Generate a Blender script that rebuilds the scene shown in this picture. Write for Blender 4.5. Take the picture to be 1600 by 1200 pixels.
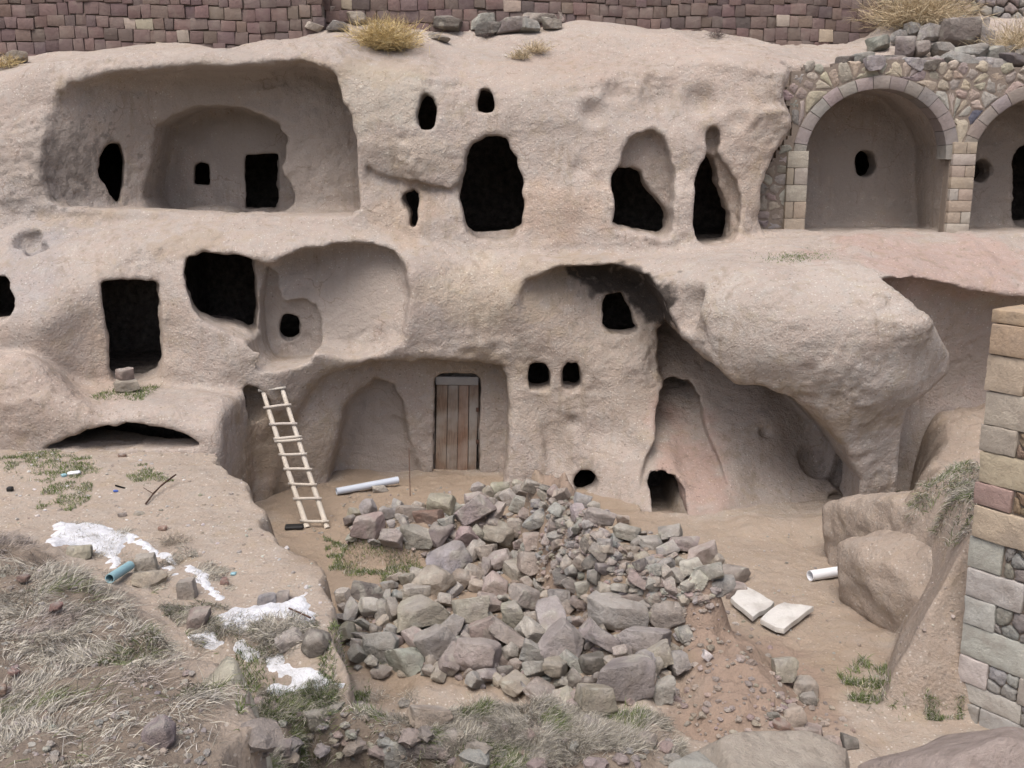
import bpy, math, random
import numpy as np
random.seed(7); rng = np.random.default_rng(7)
S = bpy.context.scene
for o in list(bpy.data.objects): bpy.data.objects.remove(o)
# ---------------------------------------------------------------- camera, sky, sun, exposure
PITCH = math.radians(12.5); FPX = 1570.0; CAMZ = 5.1
cam_d = bpy.data.cameras.new('camera'); cam = bpy.data.objects.new('camera', cam_d)
S.collection.objects.link(cam); S.camera = cam
cam.location = (0, 0, CAMZ); cam.rotation_euler = (math.radians(90) - PITCH, 0, 0)
cam_d.sensor_width = 36; cam_d.lens = 36 * FPX / 1600; cam_d.clip_start = .05; cam_d.clip_end = 500
SUN_EL, SUN_AZ = math.radians(64), math.radians(205)
w = bpy.data.worlds.new('World'); S.world = w; w.use_nodes = True
nt = w.node_tree; bg = nt.nodes['Background']
sky = nt.nodes.new('ShaderNodeTexSky'); sky.sky_type = 'NISHITA'; sky.sun_disc = False
sky.sun_elevation = SUN_EL; sky.sun_rotation = SUN_AZ
sky.air_density = .7; sky.dust_density = 6; sky.ozone_density = .3
nt.links.new(sky.outputs[0], bg.inputs[0]); bg.inputs[1].default_value = .165
sd = bpy.data.lights.new('sun', 'SUN'); sun = bpy.data.objects.new('sun', sd); S.collection.objects.link(sun)
sd.energy = 1.4; sd.angle = math.radians(42); sd.color = (.985, .99, 1)
# direction towards sun: behind and left of the camera, high
sun.rotation_euler = (math.radians(90) - SUN_EL, 0, math.radians(180) - SUN_AZ)
S.view_settings.view_transform = 'Standard'; S.view_settings.look = 'None'
S.view_settings.exposure = .31; S.view_settings.gamma = 1
S.cycles.diffuse_bounces = 3; S.cycles.max_bounces = 6

# ---------------------------------------------------------------- maths helpers
SP, CP = math.sin(PITCH), math.cos(PITCH)
def pr(px, py, Y):                      # photo pixel + depth -> world x, z
    a = (np.asarray(px, float) - 800) / FPX; b = (600 - np.asarray(py, float)) / FPX
    t = Y / (CP + b * SP)
    return a * t, CAMZ + t * (-SP + b * CP)
def P3(px, py, Y):
    x, z = pr(px, py, Y); return np.array([float(x), float(Y), float(z)])
def GP(px, py, z=0.0):                  # photo pixel + height -> world x, y
    a = (px - 800) / FPX; b = (600 - py) / FPX
    t = (z - CAMZ) / (-SP + b * CP)
    return a * t, t * (CP + b * SP)
def rbf(pts, vals, smooth=.02):
    pts = np.asarray(pts, float); vals = np.asarray(vals, float); n = len(pts)
    d = np.linalg.norm(pts[:, None] - pts[None], axis=2)
    K = np.zeros((n + 3, n + 3)); K[:n, :n] = -d + np.eye(n) * smooth
    A = np.c_[np.ones(n), pts]; K[:n, n:] = A; K[n:, :n] = A.T
    w_ = np.linalg.solve(K, np.r_[vals, 0, 0, 0])
    def f(u, v):
        u = np.asarray(u, float); v = np.asarray(v, float); r = w_[n] + w_[n+1] * u + w_[n+2] * v
        for i in range(n): r = r - w_[i] * np.sqrt((u - pts[i, 0])**2 + (v - pts[i, 1])**2 + .03)
        return r
    return f
def rbf_yz(lst, smooth=.02):            # list of (px,py,Y) -> Y(x,z)
    p = [pr(a, b, c) for a, b, c in lst]
    return rbf([(float(x), float(z)) for x, z in p], [c for _, _, c in lst], smooth)
def rbf_plan(lst, smooth=.02):          # list of (px,py,Y) -> z(x,y)
    p = [P3(*q) for q in lst]
    return rbf([(q[0], q[1]) for q in p], [q[2] for q in p], smooth)
def smooth_poly(p, n=5):
    p = np.asarray(p, float); N = len(p); out = []
    for i in range(N):
        a, b, c, d = p[(i-1) % N], p[i], p[(i+1) % N], p[(i+2) % N]
        for k in range(n):
            t = k / n
            out.append(.5 * (2*b + (c-a)*t + (2*a-5*b+4*c-d)*t*t + (3*b-a-3*c+d)*t**3))
    return np.array(out)
def psdf(poly, U, V):                   # signed distance to polygon, negative inside
    poly = np.asarray(poly, float); d = np.full(np.shape(U), 1e9); ins = np.zeros(np.shape(U), bool)
    for i in range(len(poly)):
        a, b = poly[i], poly[(i+1) % len(poly)]
        e = b - a; wu, wv = U - a[0], V - a[1]
        t = np.clip((wu*e[0] + wv*e[1]) / max(e @ e, 1e-9), 0, 1)
        d = np.minimum(d, (wu - e[0]*t)**2 + (wv - e[1]*t)**2)
        c = (a[1] > V) != (b[1] > V)
        with np.errstate(all='ignore'): ins ^= c & (U < e[0] * (V - a[1]) / (e[1] if e[1] else 1e-9) + a[0])
    d = np.sqrt(d); return np.where(ins, -d, d)
def smax(a, b, k): h = np.maximum(k - np.abs(a-b), 0) / k; return np.maximum(a, b) + h*h*k*.25
def smin(a, b, k): return -smax(-a, -b, k)
def sstep(t): t = np.clip(t, 0, 1); return t*t*(3-2*t)
def _h(i, j, k, s):
    n = (i*374761393 + j*668265263 + k*2147483647 + s*974634777) & 0xffffffff
    n = ((n ^ (n >> 13)) * 1274126177) & 0xffffffff; n = n ^ (n >> 16)
    return (n & 0xffff) / 32767.5 - 1
def noise(P, sc, seed=0):               # value noise, P (N,3)
    q = np.asarray(P, float) / sc; i = np.floor(q).astype(np.int64); f = q - i; f = f*f*f*(f*(f*6-15)+10)
    r = 0
    for a in (0, 1):
        for b in (0, 1):
            for c in (0, 1):
                wgt = (f[:, 0] if a else 1-f[:, 0]) * (f[:, 1] if b else 1-f[:, 1]) * (f[:, 2] if c else 1-f[:, 2])
                r = r + wgt * _h(i[:, 0]+a, i[:, 1]+b, i[:, 2]+c, seed)
    return r
def fbm(P, sc, seed=0, o=3, g=.5): return sum(noise(P, sc*.5**k, seed+k) * g**k for k in range(o))

# ---------------------------------------------------------------- object helpers
COL = S.collection
def mesh_np(name, V, F, mat=None, parent=None, smooth=True, col=None):
    me = bpy.data.meshes.new(name); V = np.asarray(V, np.float32); F = np.asarray(F, np.int32); k = F.shape[1]
    me.vertices.add(len(V)); me.vertices.foreach_set('co', V.ravel())
    me.loops.add(F.size); me.loops.foreach_set('vertex_index', F.ravel())
    me.polygons.add(len(F)); me.polygons.foreach_set('loop_start', np.arange(len(F), dtype=np.int32) * k)
    me.polygons.foreach_set('use_smooth', np.full(len(F), smooth, bool))
    me.update(calc_edges=True); me.validate()
    if col is not None:
        a = me.color_attributes.new('tint', 'FLOAT_COLOR', 'POINT')
        c = np.ones((len(V), 4), np.float32); c[:, :col.shape[1]] = col; a.data.foreach_set('color', c.ravel())
    if mat: me.materials.append(mat)
    o = bpy.data.objects.new(name, me); COL.objects.link(o)
    if parent: o.parent = parent
    return o
class MB:
    def __init__(s): s.v = []; s.f = []; s.c = []; s.n = 0
    def add(s, V, F, col=(1, 1, 1)):
        V = np.asarray(V, float); s.v.append(V)
        for f in F: s.f.append([i + s.n for i in f])
        s.c.append(np.tile(np.asarray(col, float), (len(V), 1))); s.n += len(V)
    def build(s, name, mat, parent=None, smooth=False, origin=None):
        V = np.concatenate(s.v); C = np.concatenate(s.c)
        if origin is not None: V = V - np.asarray(origin)
        me = bpy.data.meshes.new(name); me.from_pydata(V.tolist(), [], s.f)
        a = me.color_attributes.new('tint', 'FLOAT_COLOR', 'POINT')
        a.data.foreach_set('color', np.c_[C, np.ones(len(C))].astype(np.float32).ravel())
        me.polygons.foreach_set('use_smooth', np.full(len(me.polygons), smooth, bool))
        me.materials.append(mat); o = bpy.data.objects.new(name, me); COL.objects.link(o)
        if origin is not None: o.location = origin
        if parent: o.parent = parent
        return o
def tag(o, label=None, cat=None, group=None, kind=None):
    if label: o['label'] = label
    if cat: o['category'] = cat
    if group: o['group'] = group
    if kind: o['kind'] = kind
    return o
def empty(name, loc=(0, 0, 0)):
    o = bpy.data.objects.new(name, None); o.location = loc; COL.objects.link(o); return o

# ---------------------------------------------------------------- materials
class NT:
    def __init__(s, name, rough=.9, spec=.2):
        s.m = bpy.data.materials.new(name); s.m.use_nodes = True; s.t = s.m.node_tree
        s.b = s.t.nodes['Principled BSDF']; s.b.inputs['Roughness'].default_value = rough
        s.b.inputs['Specular IOR Level'].default_value = spec
        s.tc = s.t.nodes.new('ShaderNodeTexCoord').outputs['Object']
    def n(s, t, **k):
        x = s.t.nodes.new(t)
        for a, b in k.items(): setattr(x, a, b)
        return x
    def l(s, a, b): s.t.links.new(a, b)
    def noise(s, scale, detail=4, rough=.6, dist=0, vec=None):
        x = s.n('ShaderNodeTexNoise'); x.inputs['Scale'].default_value = scale; x.inputs['Detail'].default_value = detail
        x.inputs['Roughness'].default_value = rough; x.inputs['Distortion'].default_value = dist
        s.l(vec or s.tc, x.inputs['Vector']); return x.outputs['Fac']
    def vor(s, scale, out='Distance', feature='F1', vec=None):
        x = s.n('ShaderNodeTexVoronoi', feature=feature); x.inputs['Scale'].default_value = scale
        s.l(vec or s.tc, x.inputs['Vector']); return x.outputs[out]
    def ramp(s, f, lo, hi, c0=(0, 0, 0), c1=(1, 1, 1)):
        x = s.n('ShaderNodeValToRGB'); e = x.color_ramp.elements
        e[0].position = lo; e[0].color = (*c0, 1); e[1].position = hi; e[1].color = (*c1, 1)
        s.l(f, x.inputs[0]); return x.outputs[0]
    def mix(s, f, a, b, mode='MIX'):
        x = s.n('ShaderNodeMix', data_type='RGBA', blend_type=mode)
        for v, i in ((f, 0), (a, 6), (b, 7)):
            if isinstance(v, (int, float)): x.inputs[i].default_value = v
            elif isinstance(v, tuple): x.inputs[i].default_value = (*v, 1)
            else: s.l(v, x.inputs[i])
        return x.outputs[2]
    def math(s, op, a, b=0.0):
        x = s.n('ShaderNodeMath', operation=op)
        for v, i in ((a, 0), (b, 1)):
            if isinstance(v, (int, float)): x.inputs[i].default_value = v
            else: s.l(v, x.inputs[i])
        return x.outputs[0]
    def attr(s):
        x = s.n('ShaderNodeAttribute'); x.attribute_name = 'tint'; return x.outputs['Color']
    def sep(s, c):
        x = s.n('ShaderNodeSeparateColor'); s.l(c, x.inputs[0]); return x.outputs
    def warped(s, a):
        n_ = s.n('ShaderNodeTexNoise'); n_.inputs['Scale'].default_value = 2.5; n_.inputs['Detail'].default_value = 5; s.l(s.tc, n_.inputs['Vector'])
        m_ = s.n('ShaderNodeMix', data_type='VECTOR'); m_.inputs[0].default_value = a; s.l(s.tc, m_.inputs[4]); s.l(n_.outputs['Color'], m_.inputs[5]); return m_.outputs[1]
    def scaled(s, v):
        x = s.n('ShaderNodeMapping'); x.inputs['Scale'].default_value = v; s.l(s.tc, x.inputs[0]); return x.outputs[0]
    def bump(s, h, dist, strength=1.0, prev=None):
        x = s.n('ShaderNodeBump'); x.inputs['Distance'].default_value = dist; x.inputs['Strength'].default_value = strength
        s.l(h, x.inputs['Height'])
        if prev: s.l(prev, x.inputs['Normal'])
        return x.outputs[0]
    def fin(s, c, nrm=None):
        if isinstance(c, tuple): s.b.inputs['Base Color'].default_value = (*c, 1)
        else: s.l(c, s.b.inputs['Base Color'])
        if nrm: s.l(nrm, s.b.inputs['Normal'])
        return s.m
def rock_nodes(s, c_a, c_b, c_grey, speck=True):
    n1 = s.noise(.8, 5, .6, .3); n2 = s.noise(4.5, 6, .65); n3 = s.noise(38, 4, .7)
    c = s.mix(s.ramp(n1, .35, .65), c_a, c_b)
    c = s.mix(s.math('MULTIPLY', s.ramp(n2, .45, .75), .7), c, c_grey)
    c = s.mix(s.math('MULTIPLY', s.ramp(n3, .35, .7), .35), c, tuple(v*.62 for v in c_a))
    c = s.mix(s.math('MULTIPLY', s.ramp(s.noise(11, 5, .7, .4), .50, .66), .5), c, tuple(v*.80 for v in c_grey))
    c = s.mix(s.math('MULTIPLY', s.ramp(s.noise(3.1, 5, .7, .5), .54, .68), .45), c, (c_a[0]*.82, c_a[1]*.80, c_a[2]*.66))
    c = s.mix(s.math('MULTIPLY', s.ramp(s.noise(70, 3, .7), .56, .72), .38), c, (.58, .54, .49))
    if speck:
        v = s.n('ShaderNodeTexVoronoi'); v.inputs['Scale'].default_value = 26; s.l(s.tc, v.inputs['Vector'])
        sz = s.sep(v.outputs['Color'])
        m = s.math('LESS_THAN', v.outputs['Distance'], s.math('MULTIPLY', s.ramp(sz[0], .55, 1), .34))
        c = s.mix(s.math('MULTIPLY', m, .55), c, (.60, .56, .50))
        v2 = s.n('ShaderNodeTexVoronoi'); v2.inputs['Scale'].default_value = 17; s.l(s.tc, v2.inputs['Vector'])
        sz2 = s.sep(v2.outputs['Color'])
        m2 = s.math('LESS_THAN', v2.outputs['Distance'], s.math('MULTIPLY', s.ramp(sz2[1], .7, 1), .3))
        c = s.mix(s.math('MULTIPLY', m2, .5), c, (.17, .13, .105))
    h = s.math('ADD', s.math('MULTIPLY', s.noise(9, 9, .68, .3), 1.0), s.math('MULTIPLY', s.vor(31), .12))
    return c, h
def m_cliff():
    s = NT('tuff_rock', .95, .1); c, h = rock_nodes(s, (.413, .355, .310), (.388, .325, .283), (.402, .380, .350))
    x = s.n('ShaderNodeAttribute'); x.attribute_name = 'mineral'; c = s.mix(1.0, c, x.outputs['Color'], 'MULTIPLY')
    stx = s.noise(1.6, 5, .6, .2, s.scaled((4.5, 4.5, .45)))   # water streaks
    c = s.mix(s.math('MULTIPLY', s.ramp(stx, .50, .66), s.math('MULTIPLY', s.ramp(s.noise(.9, 3), .42, .60), .55)), c, (.25, .205, .155))
    r = s.sep(s.attr())                          # R soot marks and painted room shade, G grey plaster, B ochre damp
    nn = s.noise(9, 6, .7)
    def msk(o, lo=.35, hi=.65): return s.ramp(s.math('ADD', s.math('MULTIPLY', o, .9), s.math('MULTIPLY', s.math('SUBTRACT', nn, .5), .8)), lo, hi)
    c = s.mix(s.math('MULTIPLY', msk(r[2], .1, 1.0), .8), c, (.30, .235, .155))
    smooth_g = msk(r[1], .25, .75)
    c = s.mix(s.math('MULTIPLY', smooth_g, .8), c, s.mix(nn, (.31, .275, .245), (.37, .325, .285)))
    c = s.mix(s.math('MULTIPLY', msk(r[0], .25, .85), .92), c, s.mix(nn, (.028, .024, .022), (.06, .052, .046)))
    x2 = s.n('ShaderNodeAttribute'); x2.attribute_name = 'crumble'
    cr = s.sep(x2.outputs['Color'])[0]
    # fine dark pits and hairline cracks, only where the face crumbles
    pits = s.math('MULTIPLY', s.ramp(s.noise(55, 3, .6), .30, .42, (1, 1, 1), (0, 0, 0)), s.math('ADD', s.math('MULTIPLY', cr, .5), .08))
    c = s.mix(pits, c, (.17, .135, .105))
    ck = s.vor(1.7, 'Distance', 'DISTANCE_TO_EDGE', s.warped(.35)); ckm = s.math('MULTIPLY', s.ramp(ck, .0, .012, (1, 1, 1), (0, 0, 0)), s.math('MULTIPLY', s.ramp(s.noise(1.3, 2), .52, .6), .6))
    c = s.mix(ckm, c, (.20, .15, .115))
    n = s.bump(h, .05, .95)
    return s.fin(c, n)
def m_ground():
    s = NT('earth_and_tuff', .97, .08); c, h = rock_nodes(s, (.38, .315, .255), (.34, .285, .235), (.39, .355, .31))
    r = s.sep(s.attr())                          # R brown damp earth, G matted grass soil, B red earth
    c = s.mix(r[0], c, s.mix(s.noise(3, 5), (.25, .19, .135), (.29, .225, .165)))
    c = s.mix(r[1], c, s.mix(s.noise(12, 5), (.15, .12, .095), (.25, .21, .17)))
    c = s.mix(r[2], c, s.mix(s.noise(10, 5), (.30, .225, .175), (.25, .195, .155)))
    return s.fin(c, s.bump(h, .05, .9))
def m_tint(name, bump=.02, scale=20, rough=.9, var=.35, spots=True):
    s = NT(name, rough, .15); t = s.attr()
    oi = s.n('ShaderNodeObjectInfo').outputs['Random']
    n = s.noise(scale*.35, 6, .7); n2 = s.noise(scale*2.2, 4, .7)
    c = s.mix(s.math('MULTIPLY', s.ramp(n, .35, .7), var), t, s.mix(.5, t, (.1, .09, .08), 'MULTIPLY') if False else s.mix(1.0, t, (.55, .52, .5), 'MULTIPLY'))
    pk = s.noise(scale*.18, 3, .5); c = s.mix(s.math('MULTIPLY', s.ramp(pk, .5, .68), .4), c, (.25, .215, .185))
    if spots: c = s.mix(s.math('MULTIPLY', s.ramp(n2, .58, .72), .4), c, s.mix(1.0, t, (1.5, 1.5, 1.45), 'MULTIPLY'))
    h = s.math('ADD', s.noise(scale*.8, 8, .72, .3), s.math('MULTIPLY', n, .9))
    return s.fin(c, s.bump(h, bump, .9))
def m_plain(name, col, rough=.6, bump=.0, scale=30, spec=.3, var=.25):
    s = NT(name, rough, spec); n = s.noise(scale, 5, .6)
    c = s.mix(s.math('MULTIPLY', n, var), col, tuple(v*.5 for v in col))
    return s.fin(c, s.bump(n, bump, .8) if bump else None)
def m_wood(name, ca, cb, cc, stretch=(14, 14, 1.2)):
    s = NT(name, .85, .15); v = s.scaled(stretch)
    g = s.noise(3.2, 6, .65, .4, v); big = s.noise(2.2, 3, .5)
    t = s.attr()
    c = s.mix(s.ramp(g, .3, .7), ca, cb); c = s.mix(s.ramp(big, .42, .62), c, cc); c = s.mix(1.0, c, t, 'MULTIPLY')
    return s.fin(c, s.bump(g, .012, .9))
M = dict(cliff=m_cliff(), ground=m_ground(), stone=m_tint('field_stone', .055, 16, .92, .6),
         brick=m_tint('tuff_block', .02, 22, .92, .4), mortar=m_plain('mortar', (.24, .20, .165), .95, .02, 30),
         wood=m_wood('weathered_planks', (.12, .085, .062), (.26, .195, .15), (.29, .265, .235)),
         pole=m_wood('peeled_pole_wood', (.60, .55, .47), (.42, .37, .31), (.53, .49, .43), (20, 20, 3)),
         pvc=m_plain('grey_plastic', (.50, .55, .62), .35, 0, 12, .5, .15), white_pvc=m_plain('white_plastic', (.75, .77, .8), .35, 0, 12, .5, .1),
         cyan=m_plain('pale_blue_plastic', (.25, .42, .47), .45, 0, 12, .4, .3), black=m_plain('black_plastic', (.02, .02, .02), .6),
         steel=m_plain('weathered_sheet_metal', (.34, .335, .33), .6, .003, 12, .4, .5), rust=m_plain('rusty_iron', (.09, .05, .035), .8),
         slab=m_tint('pale_slab_stone', .015, 18, .9, .25), snow=None)
def m_snow():
    s = NT('snow', .7, .3); n = s.noise(25, 6, .6)
    s.b.inputs['Subsurface Weight'].default_value = .0
    sp = s.ramp(s.noise(60, 4, .7), .56, .68); pt = s.ramp(s.noise(7, 5, .7), .42, .62)
    c = s.mix(s.math('MULTIPLY', sp, .55), s.mix(pt, (.74, .76, .80), (.58, .59, .61)), (.30, .26, .21))
    return s.fin(c, s.bump(s.noise(40, 6, .7), .03, .9))
M['snow'] = m_snow()
def m_blade():
    s = NT('dry_grass_blades', .85, .15); return s.fin(s.attr())
M['blade'] = m_blade()

#PART2
# ---------------------------------------------------------------- the cliff: a carved solid, meshed from a distance field
H = .036
X0, X1, Y0, Y1, Z0, Z1 = -11.8, 11.8, 12.2, 20.8, -.5, 8.1
gx = np.arange(X0, X1, H); gy = np.arange(Y0, Y1, H); gz = np.arange(Z0, Z1, H)
yl_f = rbf_yz([(-60,380,14.9),(0,380,14.9),(150,380,15.0),(300,378,15.0),(450,380,15.1),(600,380,15.4),(750,385,15.8),(900,385,15.5),(1050,385,14.9),(1200,400,14.2),(1340,410,13.9),
 (0,430,14.5),(80,430,14.4),(150,430,14.5),(280,430,14.6),(450,385,14.9),(640,430,15.1),(800,430,15.3),(900,400,14.9),(1050,430,14.5),(1200,440,13.7),(1380,440,13.5),
 (0,500,13.9),(80,500,13.9),(140,500,14.4),(270,500,14.5),(330,540,14.6),(660,500,15.05),(780,500,15.3),(1000,500,14.8),(1100,500,13.9),(1250,500,13.25),(1450,500,13.2),
 (270,580,14.5),(350,565,14.5),(500,570,14.9),(640,565,15.1),(780,560,15.25),(900,560,15.3),(1100,560,14.0),(1250,560,13.2),(1470,560,13.6),
 (350,620,14.4),(420,620,14.6),(520,620,15.3),(640,620,15.75),(780,620,15.55),(850,620,15.4),(950,620,15.3),(1100,600,14.1),(1300,620,13.4),(1420,640,13.9),
 (370,700,14.5),(440,700,15.0),(520,700,15.5),(640,700,15.9),(780,700,15.7),(900,700,15.4),(1000,700,15.1),(1100,700,14.5),(1360,700,13.9),(1400,700,14.0),
 (400,780,14.7),(450,780,15.1),(560,770,15.6),(700,745,15.95),(800,750,15.6),(920,770,14.95),(1000,780,14.4),(1050,800,13.85),(1150,800,13.85),(1350,790,13.8),(1420,790,14.1),
 (1500,400,14.6),(1560,470,14.5),(1650,480,14.4),(1500,600,14.2),(1500,780,14.2),(1700,700,14.3),(-100,600,14.0),(0,650,14.2),(200,650,14.5),(200,750,14.6),(0,800,14.4)])
yu_f = rbf_yz([(-60,200,16),(0,130,16.3),(0,200,16),(0,340,15.7),(60,220,15.8),(100,95,16.3),(300,88,16.3),(500,88,16.3),(300,345,15.7),(560,150,16.1),(560,330,15.9),(700,130,16.6),(700,230,16.15),(700,360,15.9),(620,200,16.0),
 (900,120,16.6),(900,250,16.05),(900,370,15.8),(1000,110,16.5),(1000,200,16.15),(1050,370,15.8),(1150,110,16.4),(1150,220,16.1),(1150,370,15.9),(1235,130,16.2),(1230,220,16.4),(1190,350,16.4),(1400,100,16.4),(1500,340,16.4),(1700,200,16.4),
 (640,260,15.95),(620,275,16.25),(720,292,16.2),(560,270,16.1),(800,160,16.35),(930,190,16.3),(1100,150,16.55),(1050,130,16.6)])
zt_f = rbf_plan([(1100,375,16.2),(1200,360,16.9),(1260,350,17.0),(1400,340,17.2),(1550,350,17.2),(1700,350,17.2),(1150,398,15.2),(1250,405,14.8),(1340,412,14.2),(1200,430,13.9),(1320,450,13.6),(1400,370,16),(1450,395,15.4),(1560,425,14.9),(1450,430,14.7),(1600,470,14.4),
 (1360,378,15.8),(60,340,15.6),(300,342,15.8),(550,342,16),(0,370,15.2),(100,372,15.1),(500,375,15.3),(700,388,16.2),(900,392,16.0),(600,375,15.6),(-100,345,16),(1300,352,18.5),(1500,352,18.5)])
zL_f = rbf_plan([(20,545,13.6),(-80,545,13.6),(70,560,13.5),(100,610,13.4),(60,640,12.9),(-50,650,12.8),(170,612,14.1),(240,597,14.5),(300,602,14.3),(345,612,14.2),(150,628,13.55),(220,634,13.35),(320,640,13.3),(345,636,13.4),(300,600,15.0),(120,620,14.0),(0,690,12.4)])
zc_f = rbf_plan([(-60,140,16.1),(0,130,16.1),(60,95,16.3),(200,86,16.5),(350,80,16.6),(500,62,16.9),(560,95,16.6),(100,82,18),(400,76,18.1),(480,38,18.5),(560,20,19),(700,120,16.7),(700,52,18.6),(870,52,18.5),(900,32,18.9),(1000,45,19),(1000,95,17.2),(1150,60,18.2),(1200,78,18.5),(1240,98,17.2),(1200,100,16.7),(1100,85,16.9),
 (1300,92,18.6),(900,115,16.9),(1340,103,17.3),(1600,112,17.3),(1350,78,18.6),(1600,62,18.8),(1450,15,19.8),(1700,100,17.4),(1600,5,20.5),(1300,60,20.5),(600,0,20.5),(100,60,20.5),(-100,80,18.5)])
GXZ, GZX = np.meshgrid(gx, gz, indexing='ij')
def warp2(sc, amp, seed): return (noise(np.c_[GXZ.ravel(), np.zeros(GXZ.size)+seed, GZX.ravel()], sc, seed) * amp).reshape(GXZ.shape)
yl = yl_f(GXZ, GZX) + warp2(1.3, .10, 1) + warp2(.5, .05, 2); yu = yu_f(GXZ, GZX) + warp2(1.2, .09, 3) + warp2(.45, .05, 4)
GXY, GYX = np.meshgrid(gx, gy, indexing='ij')
def warpp(sc, amp, seed): return (noise(np.c_[GXY.ravel(), GYX.ravel(), np.zeros(GXY.size)+seed], sc, seed) * amp).reshape(GXY.shape)
zt = zt_f(GXY, GYX) + warpp(.6, .05, 5); zL = zL_f(GXY, GYX) + warpp(.6, .06, 6); zc = zc_f(GXY, GYX) + warpp(.7, .06, 7)
def front(y2):
    g0, g1 = np.gradient(y2, H); nrm = 1 / np.sqrt(1 + g0**2 + g1**2)
    return (y2[:, None, :] - gy[None, :, None]) * nrm[:, None, :]
def under(z2):
    g0, g1 = np.gradient(z2, H); nrm = 1 / np.sqrt(1 + g0**2 + g1**2)
    return (gz[None, None, :] - z2[:, :, None]) * nrm[:, :, None]
F = smax(front(yl).astype(np.float32), under(zt).astype(np.float32), .35)
F = smin(F, smax(front(yu).astype(np.float32), under(zc).astype(np.float32), .3), .12)
xe = P3(352, 640, 13.4)[0]
led = smax(under(zL).astype(np.float32), (13.05 - gy)[None, :, None] + .0*gz + 0, .2)
led = smax(led, (gx - xe)[:, None, None] + .0*gz, .15).astype(np.float32)
F = smin(F, led, .12).astype(np.float32); del led
def hit(px, py, f, Y=15.0):
    for _ in range(25):
        x, z = pr(px, py, Y); Y = .5*Y + .5*float(np.clip(f(x, z), 12.3, 18))
    return Y
def ii(g, a, b): return max(0, int((a - g[0]) / H) - 5), min(len(g), int((b - g[0]) / H) + 6)
def carve2(poly, yf, yb, k=.08, r=.12, sh=0.0, yref=None):
    """poly world (x,z); yb number or function (x,z)"""
    global F
    ex = abs(sh) * 2.2
    i0, i1 = ii(gx, poly[:, 0].min()-.4-ex, poly[:, 0].max()+.4+ex*.4); k0, k1 = ii(gz, poly[:, 1].min()-.4, poly[:, 1].max()+.4)
    U, V = GXZ[i0:i1, k0:k1], GZX[i0:i1, k0:k1]; d = psdf(poly, U, V)
    ybv = yb(U, V) if callable(yb) else np.full(U.shape, float(yb))
    j0, j1 = ii(gy, yf - .3, float(ybv.max()) + .4); Yv = gy[None, j0:j1, None]
    if sh:
        xi = np.arange(i1 - i0); dd = np.empty((i1-i0, j1-j0, k1-k0))
        for j in range(j1 - j0):
            q = np.clip(xi - sh*(gy[j0+j] - yref)/H, 0, i1-i0-1.001); n_ = q.astype(int); fr = (q - n_)[:, None]; dd[:, j] = d[n_]*(1-fr) + d[n_+1]*fr
    else: dd = d[:, None, :]
    c = smax(dd, Yv - ybv[:, None, :], r); c = smax(c, yf - Yv, .05)
    F[i0:i1, j0:j1, k0:k1] = smax(F[i0:i1, j0:j1, k0:k1], -c, k).astype(np.float32)
def carve(pts, surf, depth=.6, k=.08, r=.12, yb=None, sm=True, yf=None, Y=None, sh=0.0):
    """outline in photo pixels lying on the rock surface; cut straight back by depth"""
    p = smooth_poly(pts) if sm else np.asarray(pts, float)
    if sm:                                   # chipped rims
        jr = np.random.default_rng(abs(int(p[0, 0])) + 7).normal(size=p.shape) * min(1.3, .012*float(np.ptp(p, 0).min()) + .15); p = p + (jr + np.roll(jr, 1, 0)*.7)
    W = []; Ys = []
    for n_, (a, b) in enumerate(p):
        y = hit(a, b, surf) if Y is None else (Y[n_] or hit(a, b, surf)) if isinstance(Y, list) else Y; Ys.append(y); x, z = pr(a, b, y); W.append((float(x), float(z)))
    m = float(np.mean(Ys))
    carve2(np.array(W), yf if yf is not None else min(Ys) - .8, yb if yb is not None else m + depth, k, r, sh, m)
    return m
ROOMS = []
def room(pxa, pxb, pya, pyb, Ya, Yb, k=.05, r=.25):
    global F
    ym = Ya
    xa, xb = float(pr(pxa, 500, ym)[0]), float(pr(pxb, 500, ym)[0]); zt_, zb_ = float(pr(800, pya, ym)[1]), float(pr(800, pyb, ym)[1])
    c = np.array([(xa+xb)/2, (Ya+Yb)/2, (zt_+zb_)/2]); h = np.array([(xb-xa)/2, (Yb-Ya)/2, (zt_-zb_)/2]) - r
    h = np.maximum(h, .05); ROOMS.append((c, h + r))
    i0, i1 = ii(gx, xa-.2, xb+.2); j0, j1 = ii(gy, Ya-.2, Yb+.2); k0, k1 = ii(gz, zb_-.2, zt_+.2)
    qx = np.abs(gx[i0:i1]-c[0])[:, None, None]-h[0]; qy = np.abs(gy[j0:j1]-c[1])[None, :, None]-h[1]; qz = np.abs(gz[k0:k1]-c[2])[None, None, :]-h[2]
    d = np.sqrt(np.maximum(qx, 0)**2 + np.maximum(qy, 0)**2 + np.maximum(qz, 0)**2) + np.minimum(np.maximum(np.maximum(qx, qy), qz), 0) - r
    F[i0:i1, j0:j1, k0:k1] = smax(F[i0:i1, j0:j1, k0:k1], -d, k).astype(np.float32)
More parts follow.
